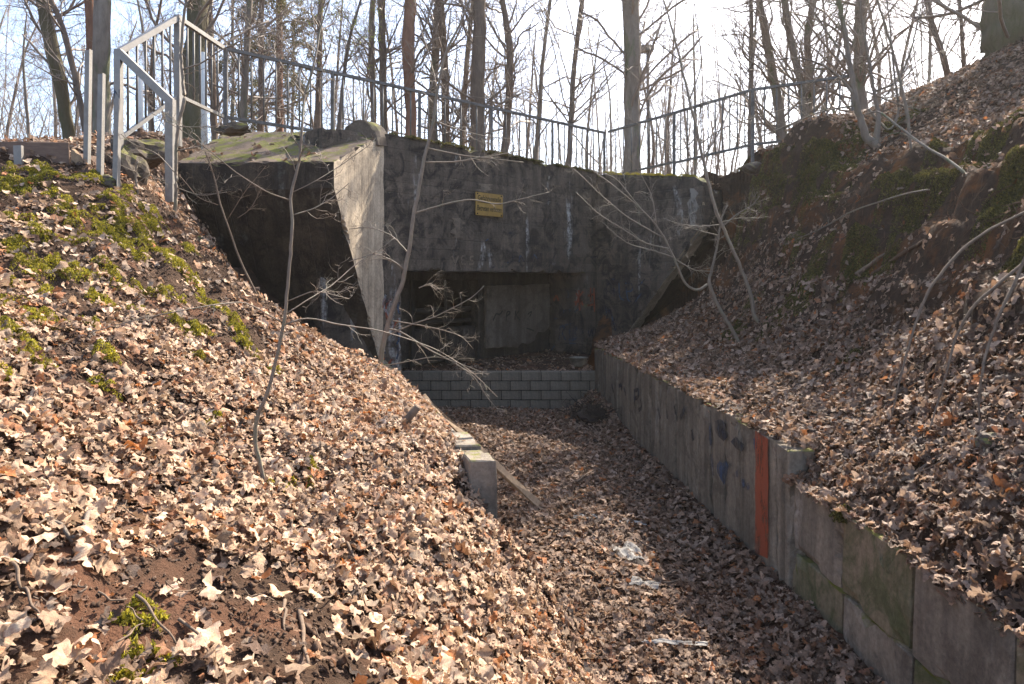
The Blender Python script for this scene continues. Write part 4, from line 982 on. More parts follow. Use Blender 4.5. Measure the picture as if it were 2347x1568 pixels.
# ------------------------------------------------------------------ litter
M['film'] = paint('dirty_plastic_film', (.36, .34, .31), (.2, .185, .165), .62, 14, (1, 1, 1))
def crumple(name, c, lx, ly, yaw, seed, amp, lab, cat, n=14):
    rg = np.random.default_rng(seed); a = np.linspace(-1, 1, n); X, Y = np.meshgrid(a, a, indexing='ij')
    ed = 1+.3*(fbm(X*2+seed, Y*2, 1.5, 3, seed)-.5)
    Z = (fbm(X+seed, Y, 2.4, 4, seed+2)-.5)*amp*.7; x = X*lx/2*ed; y = Y*ly/2*(1+.5*(fbm(X*3+seed, Y*0, 1, 2, seed+7)-.5)*2)
    cx, sx = math.cos(yaw), math.sin(yaw)
    o = obj(name, grid_mesh(name, c[0]+x*cx-y*sx, c[1]+x*sx+y*cx, c[2]+.045+Z), M['film'])
    return tag(o, lab, cat)
c = on_floor(1350, 1193); crumple('plastic_sheet', c, .34, .13, -.1, 3, .10, 'left scrap of pale clear plastic film in the middle of the floor', 'plastic scrap')
c = on_floor(1440, 1205); crumple('plastic_sheet', c, .42, .16, -.5, 4, .12, 'right scrap of pale clear plastic film in the middle of the floor', 'plastic scrap')
c = on_floor(1440, 1275); crumple('plastic_bag', c, .24, .3, .3, 5, .16, 'crumpled white plastic bag in the tip of the sunlit floor patch', 'plastic scrap')
c = on_floor(1478, 1348); crumple('plastic_bag', c, .24, .12, -.4, 6, .1, 'small crumpled foil scrap below the plastic bag', 'plastic scrap')
c = on_floor(1545, 1486); crumple('plastic_strip', c, .46, .05, -.12, 7, .05, 'long white plastic strip lying on the floor near the bottom', 'plastic scrap', 16)
# basin on the ledge behind the block wall
zc = -1.86; cc = np.array(((1325-U0)/F*14.9, 14.9, -1.93)); prof = [(.0, .03), (.13, .03), (.17, .1), (.2, .22), (.215, .225), (.2, .215), (.16, .1), (.12, .05), (0, .05)]
V = []; nseg = 24
for r, z in prof:
    for k in range(nseg): V.append((cc[0]+r*math.cos(k*2*math.pi/nseg), cc[1]+r*.9*math.sin(k*2*math.pi/nseg), cc[2]+z))
q = [(i*nseg+k, i*nseg+(k+1) % nseg, (i+1)*nseg+(k+1) % nseg, (i+1)*nseg+k) for i in range(len(prof)-1) for k in range(nseg)]
tag(obj('basin', mesh_np('basin', np.array(V), np.array(q), True), M['block']), 'pale grey plastic basin standing on the ledge behind the block wall', 'basin')
# leaves on the ledge behind the block wall
rg = np.random.default_rng(401); n = 900; s = rg.uniform(.6, 6.1, n); t = rg.uniform(-1.9, 1.1, n)
pp = L0[None]+DW[None]*s[:, None]+IN[None]*t[:, None]; kk = (pp[:, 1] > YB+.2) & (pp[:, 0] < 1.75); pp = pp[kk]
fill_x = [(-2.2, 14.0), (1.7, 14.0), (1.75, 16.8), (-.5, 14.6)]
me = prism_me('ledge_earth', [(-2.9, YB+.245, -1.96), (1.72, YB+.245, -1.96), (1.9, 17.2, -1.9), (1.0, 18.2, -1.9), (-2.95, 14.3, -1.93)], (0, 0, -.9)); obj('ledge_earth', me, M['soil'], bw)
leaf_field('ledge_leaves', bw, lambda a, b: 0*a-1.93, pp[:, 0], pp[:, 1], .09, (.35, .35, .2), M['leaf_b'], .06, 12, 0)
# leaves and soil on the buried right wing
n = 420; a_ = rg.uniform(-.02, .92, n); b_ = rg.uniform(.3, 1.35, n); px = 2.2+2.04*a_+.774*b_; py = 17.7-2.5*a_+.632*b_
leaf_field('wing_leaves', bunker, lambda u_, v_: 0*u_+2.2, px, py, .085, (.4, .4, .25), M['leaf_b'], .06, 17, 0)
# a few leaves blown on the wing top
n = 60; x = rg.uniform(-5.3, -3.1, n); y = 11.25+rg.uniform(0, 1, n)**1.6*1.7; zt_ = 1.93+(y-11.2)*.45
leaf_field('wing_leaves', bunker, lambda a, b: 1.93+(b-11.2)*.45, x, y, .1, (.3, .3, .2), M['leaf_b'], .03, 13, 0)
# charred heap on the floor
tb = Tubes(); c = on_floor(1345, 985)+np.array((0, -.1, .34)); n = 260; d = unit(rg.normal(0, 1, (n, 3))+np.array((0, 0, .25)))
p0 = c+rg.normal(0, 1, (n, 3))*np.array((.16, .16, .06)); ln = rg.uniform(.06, .24, (n, 1))
tb.add(np.stack([p0, p0+d*ln*.5+rg.normal(0, .02, (n, 3)), p0+d*ln+rg.normal(0, .03, (n, 3))], 1), np.tile([.007, .005, .002], (n, 1)), 3)
hp_ = empty('debris_heap', (0, 0, 0), 'dark charred heap of twigs on the trench floor near the block wall', 'heap')
obj('twigs', tb.mesh('twigs'), M['char'], hp_); obj('ash_mound', lump_me('ash_mound', c-np.array((0, 0, .1)), (.3, .3, .17), 91, .7), M['char'], hp_)

# ------------------------------------------------------------------ trees
def make_tree(name, label, cat, path, Y, mat, seed, k1=26, L1=2.2, group=None, up=.25, k2=5, k3=4, tr=(.25, .98), twig=M['twig'], ground=None, thin=1.0, tw=1.0, a1=.95, ext=3.0, cat2=None):
    """path: (u, v, width_px) from foot to top"""
    rg = np.random.default_rng(seed)
    pts = []
    for i, (u, v, w) in enumerate(path):
        p = P(u, v, Y+(rg.normal(0, .15) if i else 0)); pts.append((*p, w/2/F*Y))
    if ground is not None:
        p = np.array(pts[0]); p[2] = ground; p[3] *= 1.25; pts = [tuple(p)]+pts
    a, b = np.array(pts[-2]), np.array(pts[-1]); d = unit((b-a)[:3]); e = b.copy(); e[:3] += d*ext+rg.normal(0, .2, 3)*np.array((1, 1, 0)); e[3] *= .55; pts.append(tuple(e))
    pp = resample(np.array(pts), 26); pp[1:-1, :2] += rg.normal(0, .012, (24, 2))*(pp[1:-1, 3:4]*8)
    o = empty(name, (0, 0, 0), label, cat, group)
    tb = Tubes(); tb.add(pp[:, :3], pp[:, 3]*(1+rg.normal(0, .03, 26)), 10 if pp[3, 3] > .1 else 7); tk = obj('trunk', tb.mesh('trunk'), mat, o)
    if k1:
        tb = Tubes(); R0 = pp[:, 3][None]; P0 = pp[:, :3][None]
        b1, r1_ = grow(P0, R0, k1, tr, L1, 9, a1, up, .17, .27*thin, rg, .005); r1_ = np.minimum(r1_, .032); tb.add(b1, r1_, 5)
        b2, r2_ = grow(b1, r1_, k2, (.15, 1), L1*.48, 6, .75, up*.5, .2, .5, rg, .003*tw); tb.add(b2, r2_, 3)
        b3, r3_ = grow(b2, r2_, k3, (.15, 1), L1*.25, 4, .7, up*.3, .22, .55, rg, .0019*tw); tb.add(b3, r3_, 3)
        obj('crown', tb.mesh('crown'), twig, o)
        o['_b'] = 0; del o['_b']
        return o, (b1, b2, b3)
    return o, None

G_BG = 'bare trees behind the bunker railing'
TREES = [
 # label, path, Y, bark, k1, L1
 ('leaning dark-barked tree with mossy foot beyond the timber board', [(165,345,26),(150,260,28),(128,150,29),(108,60,29),(92,-10,29)], 17, 'bark_moss', 16, 2.0),
 ('slim leaning tree right beside the leaning dark one at far left', [(203,345,13),(185,240,13),(170,160,14),(148,70,13),(112,-10,12)], 16, 'bark_brown', 16, 2.0),
 ('pinkish pine trunk just left of the thick smooth trunk', [(212,380,20),(211,200,20),(208,90,21),(205,-10,22)], 16.5, 'bark_pine', 4, 1.0),
 ('thick smooth pale trunk behind the steel stakes', [(235,345,40),(234,230,37),(233,100,36),(233,-10,36)], 15, 'bark_grey', 12, 2.0),
 ('very thick rough oak trunk behind the stair railing', [(440,345,58),(442,230,50),(448,110,47),(458,-10,46)], 16, 'bark_moss', 18, 2.4),
 ('slim trunk just right of the thick oak', [(492,340,14),(488,200,16),(482,90,16),(478,-10,15)], 20, 'bark_brown', 16, 2.2),
 ('twin-looking slim trunk behind the first railing bay', [(556,330,20),(560,200,17),(566,90,14),(574,-10,13)], 19, 'bark_grey', 22, 2.3),
 ('slim dark trunk behind the first railing bay, left of the sapling', [(598,320,15),(600,200,14),(596,100,13),(600,-10,12)], 22, 'bark_brown', 22, 2.4),
 ('slender trunk directly behind the first bunker-top post', [(726,330,20),(730,200,13),(733,90,12),(735,-10,12)], 21, 'bark_brown', 26, 2.6),
 ('left slim tree of the pair above the concrete hump', [(856,360,14),(856,200,14),(850,70,15),(856,-10,12)], 20, 'bark_grey', 22, 2.4),
 ('right slim tree of the pair above the concrete hump', [(882,360,17),(878,200,16),(878,90,16),(872,-10,17)], 19.5, 'bark_brown', 20, 2.2),
 ('stout reddish trunk behind the second railing bay', [(945,380,27),(940,240,24),(934,130,29),(938,40,28),(940,-10,26)], 19, 'bark_pine', 14, 2.2),
 ('pale mid trunk right of the reddish one', [(995,390,22),(992,250,20),(999,100,18),(1008,-10,18)], 21, 'bark_grey', 24, 2.6),
 ('dark twin-stemmed tree left of the centre railing post', [(1026,390,20),(1020,250,18),(1018,120,17),(1010,-10,15)], 20.5, 'bark_brown', 26, 2.6),
 ('thin leaning tree left of the thick centre trunk', [(1058,400,14),(1062,250,12),(1072,120,11),(1085,-10,10)], 22, 'bark_grey', 26, 2.6),
 ('thick double trunk behind the centre of the railing', [(1094,400,36),(1096,250,33),(1098,120,31),(1100,-10,30)], 20, 'bark_brown', 22, 2.6),
 ('crooked forking tree right of the thick double trunk', [(1152,400,20),(1164,260,17),(1172,110,18),(1158,40,14),(1150,-10,13)], 20.5, 'bark_brown', 28, 2.8),
 ('thin curved stem left of the sloping railing end', [(1222,400,12),(1238,260,11),(1240,170,9),(1262,-10,8)], 21, 'bark_grey', 28, 2.6),
 ('slender dark tree right of the curved stem', [(1302,410,13),(1310,250,12),(1318,120,12),(1336,-10,11)], 20, 'bark_brown', 32, 2.9),
 ('thick straight trunk beside the railing corner', [(1451,430,40),(1449,300,37),(1449,150,37),(1447,60,38),(1446,-10,40)], 19, 'bark_grey', 26, 3.0),
 ('thin upright tree behind the right-hand railing post', [(1718,400,12),(1720,250,10),(1722,120,10),(1722,-10,9)], 17.5, 'bark_brown', 30, 2.6),
 ('leaning trunk right of the right-hand railing post', [(1795,310,22),(1775,190,20),(1757,90,18),(1738,-10,14)], 17.8, 'bark_grey', 26, 2.6),
 ('forked leaning trunk in the middle of the right slope skyline', [(1850,290,24),(1840,200,17),(1812,100,15),(1796,-10,14)], 17.5, 'bark_grey', 28, 2.6),
 ('pale upright trunk of the forked tree on the right skyline', [(1852,290,20),(1854,160,15),(1850,80,15),(1866,-10,13)], 17.6, 'bark_grey', 26, 2.6),
 ('stout pale trunk behind the multi-stemmed shrub', [(1975,270,30),(1968,170,26),(1970,90,26),(1976,-10,28)], 16.5, 'bark_grey', 24, 2.6),
 ('bent slim tree on the right skyline', [(2176,205,14),(2166,140,14),(2140,70,13),(2122,-10,12)], 14.5, 'bark_brown', 26, 2.2),
 ('straight thin tree on the right skyline', [(2210,180,9),(2206,90,9),(2198,-10,8)], 14.8, 'bark_brown', 24, 2.0),
 ('very thick dark trunk cut off by the top right corner', [(2318,190,112),(2314,120,104),(2312,60,98),(2312,-20,94)], 12.3, 'bark_moss', 16, 2.2),
]
for i, (lab, path, Yd, bk, k1, L1) in enumerate(TREES):
    right = path[0][0] > 1700
    if right:
        pb_ = P(path[0][0], path[0][1], Yd); gz = float(zr(np.array([pb_[0]]), np.array([pb_[1]]))[0])-.25
    else: gz = min(2.0, P(path[0][0], path[0][1], Yd)[2])-.5-(.1*(Yd-16))
    make_tree('bare_tree', lab, 'tree', path, Yd, M[bk], 500+i, k1, L1, G_BG, ground=gz, up=.22 if i % 3 else .05, k2=6 if right else 7, k3=5 if right else 6, ext=1.2 if right else 4.0, tw=1.0 if right else 1.9, thin=1.0 if right else 1.25, tr=(.2, .85) if right else (.25, .98))
# the far wood: thinner trees deeper in the forest
frg = np.random.default_rng(900); protos = []
for k in range(7):
    o, _ = make_tree('far_tree', 'thin bare tree in the far wood behind the railing', 'tree', [(U0, V0+60, 11+3*(k % 3)), (U0+frg.normal(0, 14), V0-140, 9), (U0+frg.normal(0, 22), V0-330, 7), (U0+frg.normal(0, 26), V0-520, 5)], 30, M['bark_brown'] if k % 2 else M['bark_grey'], 700+k, 34, 3.4, 'thin trees of the far wood', k2=6, k3=4, tr=(.2, .98), ext=2, tw=2.2)
    protos.append(o)
def copy_thing(src):
    c = src.copy(); COL.objects.link(c)
    for ch in src.children:
        d = ch.copy(); COL.objects.link(d); d.parent = c
    return c
far_u = [(-30, 30), (20, 34), (52, 26), (75, 38), (118, 33), (160, 40), (186, 29), (262, 31), (300, 36), (340, 28), (372, 40), (395, 33), (512, 34), (530, 28), (582, 36), (622, 30), (650, 38), (672, 27), (700, 34), (765, 30), (800, 36), (828, 42), (905, 34), (968, 40), (1045, 32), (1130, 36), (1195, 34), (1275, 38), (1350, 33), (1372, 42), (1405, 36), (1482, 34), (1508, 40), (1530, 33), (1562, 36), (1590, 30), (1612, 41), (1650, 34), (1690, 38), (1735, 33), (1790, 30), (1880, 29), (1925, 32), (2010, 28), (2045, 33), (2090, 27), (2130, 31), (2240, 27)]
for i, (u, Yd) in enumerate(far_u):
    o = protos[i] if i < 7 else copy_thing(protos[i % 7])
    s = frg.uniform(.8, 1.15); X = (u-U0)/F*Yd; th = frg.uniform(0, 6.283)
    z_ = -1.0 if u < 1700 else 1.5
    # prototype stands at (0, 30, ~-1.2): turn and scale it about its foot
    m = Matrix.Translation((X, Yd, z_)) @ Matrix.Rotation(th, 4, 'Z') @ Matrix.Scale(s, 4) @ Matrix.Translation((0, -30, 1.15))
    o.matrix_world = m
# the deepest part of the wood, too far to count
tb = Tubes(); n = 300; uu = frg.uniform(-60, 2400, n); Yd = frg.uniform(42, 66, n); z0 = np.full(n, -4.0); H = frg.uniform(13, 24, n)
base = np.stack([(uu-U0)/F*Yd, Yd, z0], 1); pts = [base]; cur = unit(np.stack([frg.normal(0, .07, n), frg.normal(0, .05, n), np.ones(n)], 1))
for k in range(8):
    cur = unit(cur+frg.normal(0, .05, (n, 3))*np.array((1, 1, 0))); pts.append(pts[-1]+cur*(H/8)[:, None])
st_ = np.stack(pts, 1); rr_ = frg.uniform(.03, .13, (n, 1))*np.linspace(1, .25, 9)[None]; tb.add(st_, rr_, 4)
b1, r1_ = grow(st_, rr_, 11, (.2, 1), 3.6, 4, .8, .3, .16, .5, frg, .012); r1_ = np.minimum(r1_, .03); tb.add(b1, r1_, 3)
b2, r2_ = grow(b1, r1_, 3, (.2, 1), 1.9, 4, .7, .1, .2, .6, frg, .008); tb.add(b2, r2_, 3)
fw = obj('far_wood', tb.mesh('far_wood'), M['twig']); tag(fw, 'distant mass of thin bare trees deep in the wood', 'woodland', kind='stuff')
# pine with needle clumps, left of centre behind the railing
o, br = make_tree('pine_tree', 'pine with brown-green needle sprays behind the first railing bay', 'tree', [(640, 330, 16), (642, 200, 15), (640, 80, 14), (638, -10, 13)], 24, M['bark_pine'], 801, 26, 2.2, None, up=-.05, k2=6, k3=4, tr=(.1, .98), ext=3)
def sprays(name, pts, mat, n, size, spread, seed, parent):
    rg = np.random.default_rng(seed); q = pts.reshape(-1, 3); q = q[rg.integers(0, len(q), n)]+rg.normal(0, spread, (n, 3))
    d = unit(rg.normal(0, 1, (n, 3))); w = unit(np.cross(d, rg.normal(0, 1, (n, 3)))); L = size*rg.uniform(.6, 1.4, (n, 1))
    V = np.stack([q-w*L*.16, q+w*L*.16, q+d*L], 1).reshape(-1, 3)
    return obj(name, mesh_np(name, V, np.arange(len(V)).reshape(-1, 3)), mat, parent)
sprays('needles', np.concatenate([br[1].reshape(-1, 3), br[2].reshape(-1, 3)]), M['needle'], 24000, .11, .06, 3, o)
o, br = make_tree('budding_tree', 'small tree with fresh yellow-green buds left of the concrete hump', 'tree', [(772, 340, 9), (785, 200, 8), (800, 90, 7), (830, -10, 5)], 18, M['bark_brown'], 802, 30, 1.9, None, up=.2, k2=6, k3=5, tr=(.3, .98), ext=2)
sprays('buds', br[2][:, 2:].reshape(-1, 3), M['bud'], 1300, .07, .03, 4, o)
o, br = make_tree('budding_tree', 'small tree with a few green buds behind the stair railing', 'tree', [(352, 340, 8), (345, 200, 8), (352, 90, 7), (372, -10, 5)], 17, M['bark_brown'], 803, 26, 1.8, None, up=.2, k2=6, k3=5, tr=(.3, .98), ext=2)
sprays('buds', br[2][:, 2:].reshape(-1, 3), M['bud'], 500, .06, .03, 5, o)
# lamp mast
lm = empty('lamp_mast', (0, 0, 0), 'slim pale mast with a box-shaped head right of the thick straight trunk', 'street lamp')
tb = Tubes(); tb.add(np.array([P(1488, 460, 24), P(1486, 250, 24), P(1484, 118, 24)]), np.array([.06, .055, .05]), 8); obj('pole', tb.mesh('pole'), M['steel'], lm)
c = P(1483, 112, 24); obj('lamp_head', box_me('lamp_head', c[0]-.22, c[0]+.22, 23.8, 24.2, c[2]-.12, c[2]+.1, .03), M['steel'], lm)

# ------------------------------------------------------------------ saplings and branches traced in the foreground
def stem(tb, pts, side=6):
    """pts: (u, v, Y, width_px)"""
    q = np.array([(*P(u, v, Yd), w*.36/F*Yd) for u, v, Yd, w in pts]); q = resample(q, max(8, len(pts)*4))
    q[1:-1, :3] += np.random.default_rng(int(pts[0][0])).normal(0, .15, (len(q)-2, 3))*q[1:-1, 3:4]
    tb.add(q[:, :3], np.maximum(q[:, 3], .0016), side); return q
def sapling(name, label, main, branches, seed, twigs=(5, .28), twigs2=(4, .13), group=None, mat=None, up=.05, rmax=.006):
    rg = np.random.default_rng(seed); o = empty(name, (0, 0, 0), label, 'sapling', group); mat = mat or M['sapling']
    tb = Tubes(); q = stem(tb, main, 7); obj('trunk', tb.mesh('trunk'), mat, o)
    tb = Tubes(); tops = [q[len(q)//2:]]
    for b in branches: tops.append(stem(tb, b, 5))
    for t in tops:
        b1, r1_ = grow(t[None, :, :3], np.minimum(t[None, :, 3], rmax*2), int(twigs[0]*1.6), (.2, 1), twigs[1], 8, .8, up, .26, .5, rg, .0021); tb.add(b1, r1_, 3)
        b2, r2_ = grow(b1, r1_, twigs2[0]+1, (.2, 1), twigs2[1], 6, .75, up, .3, .6, rg, .0013); tb.add(b2, r2_, 3)
    obj('branches', tb.mesh('branches'), mat, o)
    return o
def base_left(u, v): return on_left(u, v)[1]
Ys = base_left(612, 1125)-.0
sapling('sapling', 'slender crooked sapling rising from the leaves of the left bank across the dark wing', [(612,1140,Ys,13),(598,1070,Ys,14),(582,1010,Ys,14),(590,950,Ys,13),(618,890,Ys,12),(640,790,Ys,11),(655,720,Ys,11),(660,640,Ys,10),(668,560,Ys,10),(672,495,Ys,10),(662,455,Ys,9),(685,380,Ys,9),(692,300,Ys,8),(697,220,Ys+.1,7),(720,150,Ys+.1,6),(735,60,Ys+.2,5),(762,-20,Ys+.2,4)], [
    [(662,458,Ys,5),(610,440,Ys-.1,4),(540,395,Ys-.2,3.5),(480,345,Ys-.3,3),(420,300,Ys-.4,2.5),(340,255,Ys-.5,2)],
    [(655,720,Ys,5),(700,690,Ys+.1,4.5),(760,655,Ys+.3,4),(815,605,Ys+.5,3.5),(860,580,Ys+.6,3),(905,545,Ys+.7,2.2)],
    [(674,492,Ys,4.5),(720,478,Ys+.1,4),(760,455,Ys+.2,3),(800,420,Ys+.2,2)],
    [(652,745,Ys,6),(700,725,Ys+.1,5),(780,745,Ys+.2,4.5),(860,755,Ys+.3,4),(930,775,Ys+.4,3.5),(1000,800,Ys+.5,3),(1080,850,Ys+.6,2.5),(1140,910,Ys+.7,2)],
    [(648,740,Ys,5),(560,690,Ys-.2,4.5),(480,700,Ys-.4,4),(400,715,Ys-.5,3.5),(300,735,Ys-.6,3),(200,765,Ys-.7,2.5)],
    [(660,690,Ys,4),(720,665,Ys,3.5),(800,685,Ys+.1,2.5)],
    [(697,220,Ys,4),(660,170,Ys-.1,3),(620,110,Ys-.1,2.5),(560,60,Ys-.2,2)],
    [(672,440,Ys,4),(715,420,Ys,3),(780,380,Ys+.2,2.5),(850,330,Ys+.3,2)],
    [(700,215,Ys,3.5),(735,195,Ys,2.5),(760,180,Ys+.1,2)]], 11, (5, .22), (3, .1))
Yb = 8.9
sapling('sapling', 'tall slim sapling standing at the bunker corner in front of the left pillar', [(866,868,Yb,17),(878,790,Yb,16),(888,740,Yb,15),(905,700,Yb,15),(925,640,Yb,14),(940,570,Yb,13),(945,500,Yb,12),(962,430,Yb,12),(972,360,Yb,11),(992,290,Yb,10),(1004,200,Yb,9),(1020,120,Yb,8),(1060,45,Yb,7),(1085,-20,Yb,6)], [
    [(930,620,Yb,7),(905,600,Yb-.1,5),(860,580,Yb-.1,4),(800,600,Yb-.2,3)],
    [(976,372,Yb,6),(1040,372,Yb+.1,5),(1110,360,Yb+.2,4.5),(1160,352,Yb+.3,3.5),(1215,340,Yb+.3,2.5)],
    [(948,490,Yb,6),(1010,470,Yb+.1,5),(1080,455,Yb+.2,4.5),(1140,470,Yb+.2,4),(1200,455,Yb+.2,3),(1260,440,Yb+.3,2)],
    [(982,340,Yb,5),(1050,355,Yb,4),(1140,365,Yb,3),(1200,372,Yb,2)],
    [(884,752,Yb,6),(920,760,Yb,5),(980,800,Yb,4.5),(1040,830,Yb,4),(1090,865,Yb,3.5),(1115,910,Yb,3),(1150,950,Yb,2)],
    [(885,770,Yb,5),(940,745,Yb,4.5),(1000,725,Yb,4),(1050,700,Yb,3.5),(1085,680,Yb,3),(1110,655,Yb,2)],
    [(900,735,Yb,5),(960,745,Yb,4),(1010,755,Yb,3.5),(1060,770,Yb,3),(1085,800,Yb,2)],
    [(870,840,Yb,4),(930,830,Yb,3.5),(1000,815,Yb,3),(1060,835,Yb,2.5),(1120,860,Yb,2)],
    [(940,585,Yb,5),(900,540,Yb,4),(850,520,Yb,3),(800,525,Yb,2)],
    [(960,660,Yb,4),(985,650,Yb,3),(1000,666,Yb,2)],
    [(1003,210,Yb,5),(985,130,Yb,4),(962,60,Yb,3),(950,0,Yb,2)],
    [(1000,280,Yb,5),(1060,300,Yb,4),(1120,315,Yb,3),(1170,318,Yb,2)]], 12, (6, .35), (4, .17))
Yc = 8.45
sapling('sapling', 'smooth grey sapling curving up in front of the railing corner post', [(388,505,Yc,13),(402,490,Yc,12),(404,440,Yc,12),(403,380,Yc,11),(405,320,Yc,11),(410,270,Yc,11),(424,235,Yc,11),(420,190,Yc,10),(414,120,Yc,10),(420,50,Yc,9),(430,-20,Yc,8)], [
    [(421,158,Yc,6),(465,145,Yc,5),(505,115,Yc,5),(560,90,Yc,4),(640,70,Yc,3)], [(405,345,Yc,5),(440,340,Yc,4),(500,325,Yc,3)], [(410,290,Yc,4),(450,292,Yc,3.5),(520,288,Yc,2)], [(420,25,Yc,6),(432,5,Yc,5),(450,-15,Yc,4)],
    [(404,400,Yc,4),(360,350,Yc,3),(300,330,Yc,2.5),(260,290,Yc,2)], [(404,430,Yc,4),(460,450,Yc,3),(520,440,Yc,2)]], 13, (5, .3), (4, .14))
Yd_ = 8.3
sapling('sapling', 'thin reddish sapling leaning before the dark left wing', [(620,745,Yd_,7),(590,680,Yd_,7),(555,610,Yd_,7),(530,540,Yd_,6),(505,470,Yd_,6),(490,400,Yd_,5),(470,345,Yd_,4)], [[(545,500,Yd_,3.5),(575,480,Yd_,3),(600,430,Yd_,2.5)], [(520,505,Yd_,3),(560,440,Yd_,2.5),(610,380,Yd_,2)], [(500,470,Yd_,3),(455,455,Yd_,2.5),(410,400,Yd_,2)]], 14, (5, .25), (4, .12), mat=M['stick'])
Ye_ = 8.2
sapling('sapling', 'short forked stem on the crest left of the grey sapling', [(318,478,Ye_,7),(314,430,Ye_,7),(310,395,Ye_,6),(316,370,Ye_,5)], [[(312,420,Ye_,3),(345,400,Ye_,2.5),(380,415,Ye_,2)], [(310,395,Ye_,3),(270,375,Ye_,2),(240,350,Ye_,1.5)]], 15, (4, .18), (3, .1))
yr = on_right(1745, 738)[1]
sapling('sapling', 'slim sapling curving up the right slope past the wing end', [(1748,742,yr,14),(1722,732,yr,13),(1728,700,yr,13),(1712,650,yr,12),(1692,600,yr,11),(1665,540,yr,11),(1640,480,yr,10),(1618,400,yr,10),(1600,310,yr,9),(1580,230,yr,8),(1555,120,yr+.2,7),(1530,30,yr+.2,6),(1515,-20,yr+.2,5)], [
    [(1600,310,yr,5),(1560,350,yr,4),(1520,320,yr,3.5),(1480,290,yr,3),(1430,270,yr,2)], [(1655,520,yr,5),(1690,490,yr,4),(1725,470,yr,3),(1740,450,yr,2)], [(1650,515,yr,4),(1600,520,yr,3.5),(1550,512,yr,2.5),(1520,500,yr,2)],
    [(1610,370,yr,5),(1650,300,yr,4),(1690,210,yr,3),(1730,130,yr,2.5)], [(1580,230,yr,5),(1610,150,yr,4),(1600,70,yr,3),(1590,0,yr,2.5)], [(1560,140,yr,4),(1500,90,yr,3),(1450,60,yr,2)], [(1605,330,yr,4),(1660,290,yr,3.5),(1760,260,yr,3),(1860,235,yr,2.5)]], 16, (7, .5), (5, .22))
yq_ = on_right(1692, 790)[1]
sapling('sapling', 'white-twigged forked sapling bending down left across the right wing', [(1700,798,yq_,12),(1668,740,yq_,12),(1640,690,yq_,12),(1622,650,yq_,12),(1632,615,yq_,8),(1645,560,yq_,7),(1652,500,yq_,6),(1668,470,yq_,4)], [
    [(1622,652,yq_,10),(1600,670,yq_,9),(1572,655,yq_,8),(1555,615,yq_,8),(1540,580,yq_,7),(1520,540,yq_,6),(1500,510,yq_,5),(1460,470,yq_,4),(1400,420,yq_,3.5),(1350,385,yq_,3)],
    [(1535,570,yq_,5),(1480,560,yq_,4.5),(1420,520,yq_,4),(1370,490,yq_,3.5),(1320,440,yq_,2.5)], [(1520,545,yq_,5),(1440,500,yq_,4),(1380,450,yq_,3.5),(1330,400,yq_,3),(1300,375,yq_,2)], [(1545,590,yq_,4.5),(1500,575,yq_,4),(1440,560,yq_,3),(1390,520,yq_,2)],
    [(1505,515,yq_,4),(1495,450,yq_,3),(1470,400,yq_,2.5),(1440,360,yq_,2)], [(1548,595,yq_,4.5),(1590,620,yq_,3.5),(1630,622,yq_,2.5)], [(1648,540,yq_,3.5),(1600,528,yq_,3),(1545,512,yq_,2)], [(1650,510,yq_,3.5),(1690,500,yq_,3),(1740,500,yq_,2)], [(1470,480,yq_,4),(1410,405,yq_,3),(1370,395,yq_,2)]], 17, (7, .42), (5, .2))
# multi-stemmed shrub on the right crest
ym = on_right(2005, 335)[1]
sh = sapling('multi_stem_shrub', 'crooked multi-stemmed shrub growing on the crest of the right slope', [(2030,345,ym,30),(1995,335,ym,28),(1978,290,ym,22),(1962,230,ym,18),(1950,160,ym,17),(1938,80,ym,16),(1922,10,ym,14),(1915,-30,ym,13)], [
    [(2015,345,ym,26),(2008,310,ym,22),(2015,270,ym,14),(2003,210,ym,11),(1990,130,ym,10),(1975,50,ym,9),(1968,-20,ym,8)], [(1962,225,ym,12),(1930,180,ym,8),(1890,150,ym,7),(1830,130,ym,5),(1760,140,ym,4)], [(2004,210,ym,8),(2060,190,ym,6),(2090,110,ym,5),(2110,20,ym,4)],
    [(1990,250,ym,9),(2040,310,ym,8),(2062,260,ym,7),(2050,170,ym,6),(2040,60,ym,5),(2030,-20,ym,4)], [(1950,150,ym,8),(1900,80,ym,6),(1860,20,ym,5),(1840,-20,ym,4)], [(1970,240,ym,7),(1880,255,ym,5),(1800,290,ym,4),(1700,330,ym,3)], [(1985,210,ym,6),(2060,240,ym,5),(2140,260,ym,4)]], 18, (9, .7), (6, .3), mat=M['bark_grey'], rmax=.01)
ys2 = on_right(2092, 345)[1]
sapling('sapling', 'thin twisted stem right of the multi-stemmed shrub', [(2092,352,ys2,8),(2085,320,ys2,9),(2078,250,ys2,10),(2062,180,ys2,9),(2045,110,ys2,8),(2020,30,ys2,7),(2005,-20,ys2,6)], [[(2062,190,ys2,5),(2100,150,ys2,4),(2150,120,ys2,3)], [(2050,130,ys2,4),(2010,90,ys2,3),(1970,70,ys2,2)]], 19, (7, .5), (5, .22))
yt = on_right(2225, 480)[1]
sapling('fallen_branch', 'long bent branch arching down from the right crest to the right edge', [(1985,262,yt+2.6,5),(2010,250,yt+2.4,6),(2060,290,yt+2,7),(2110,330,yt+1.6,8),(2180,370,yt+1.0,10),(2250,430,yt+.3,11),(2300,465,yt,13),(2360,500,yt-.3,15)], [[(2110,330,yt+1.6,3),(2060,300,yt+1.8,2.5),(1980,330,yt+2,2)]], 20, (3, .3), (3, .15), mat=M['bark_grey'])
yv = 5.4
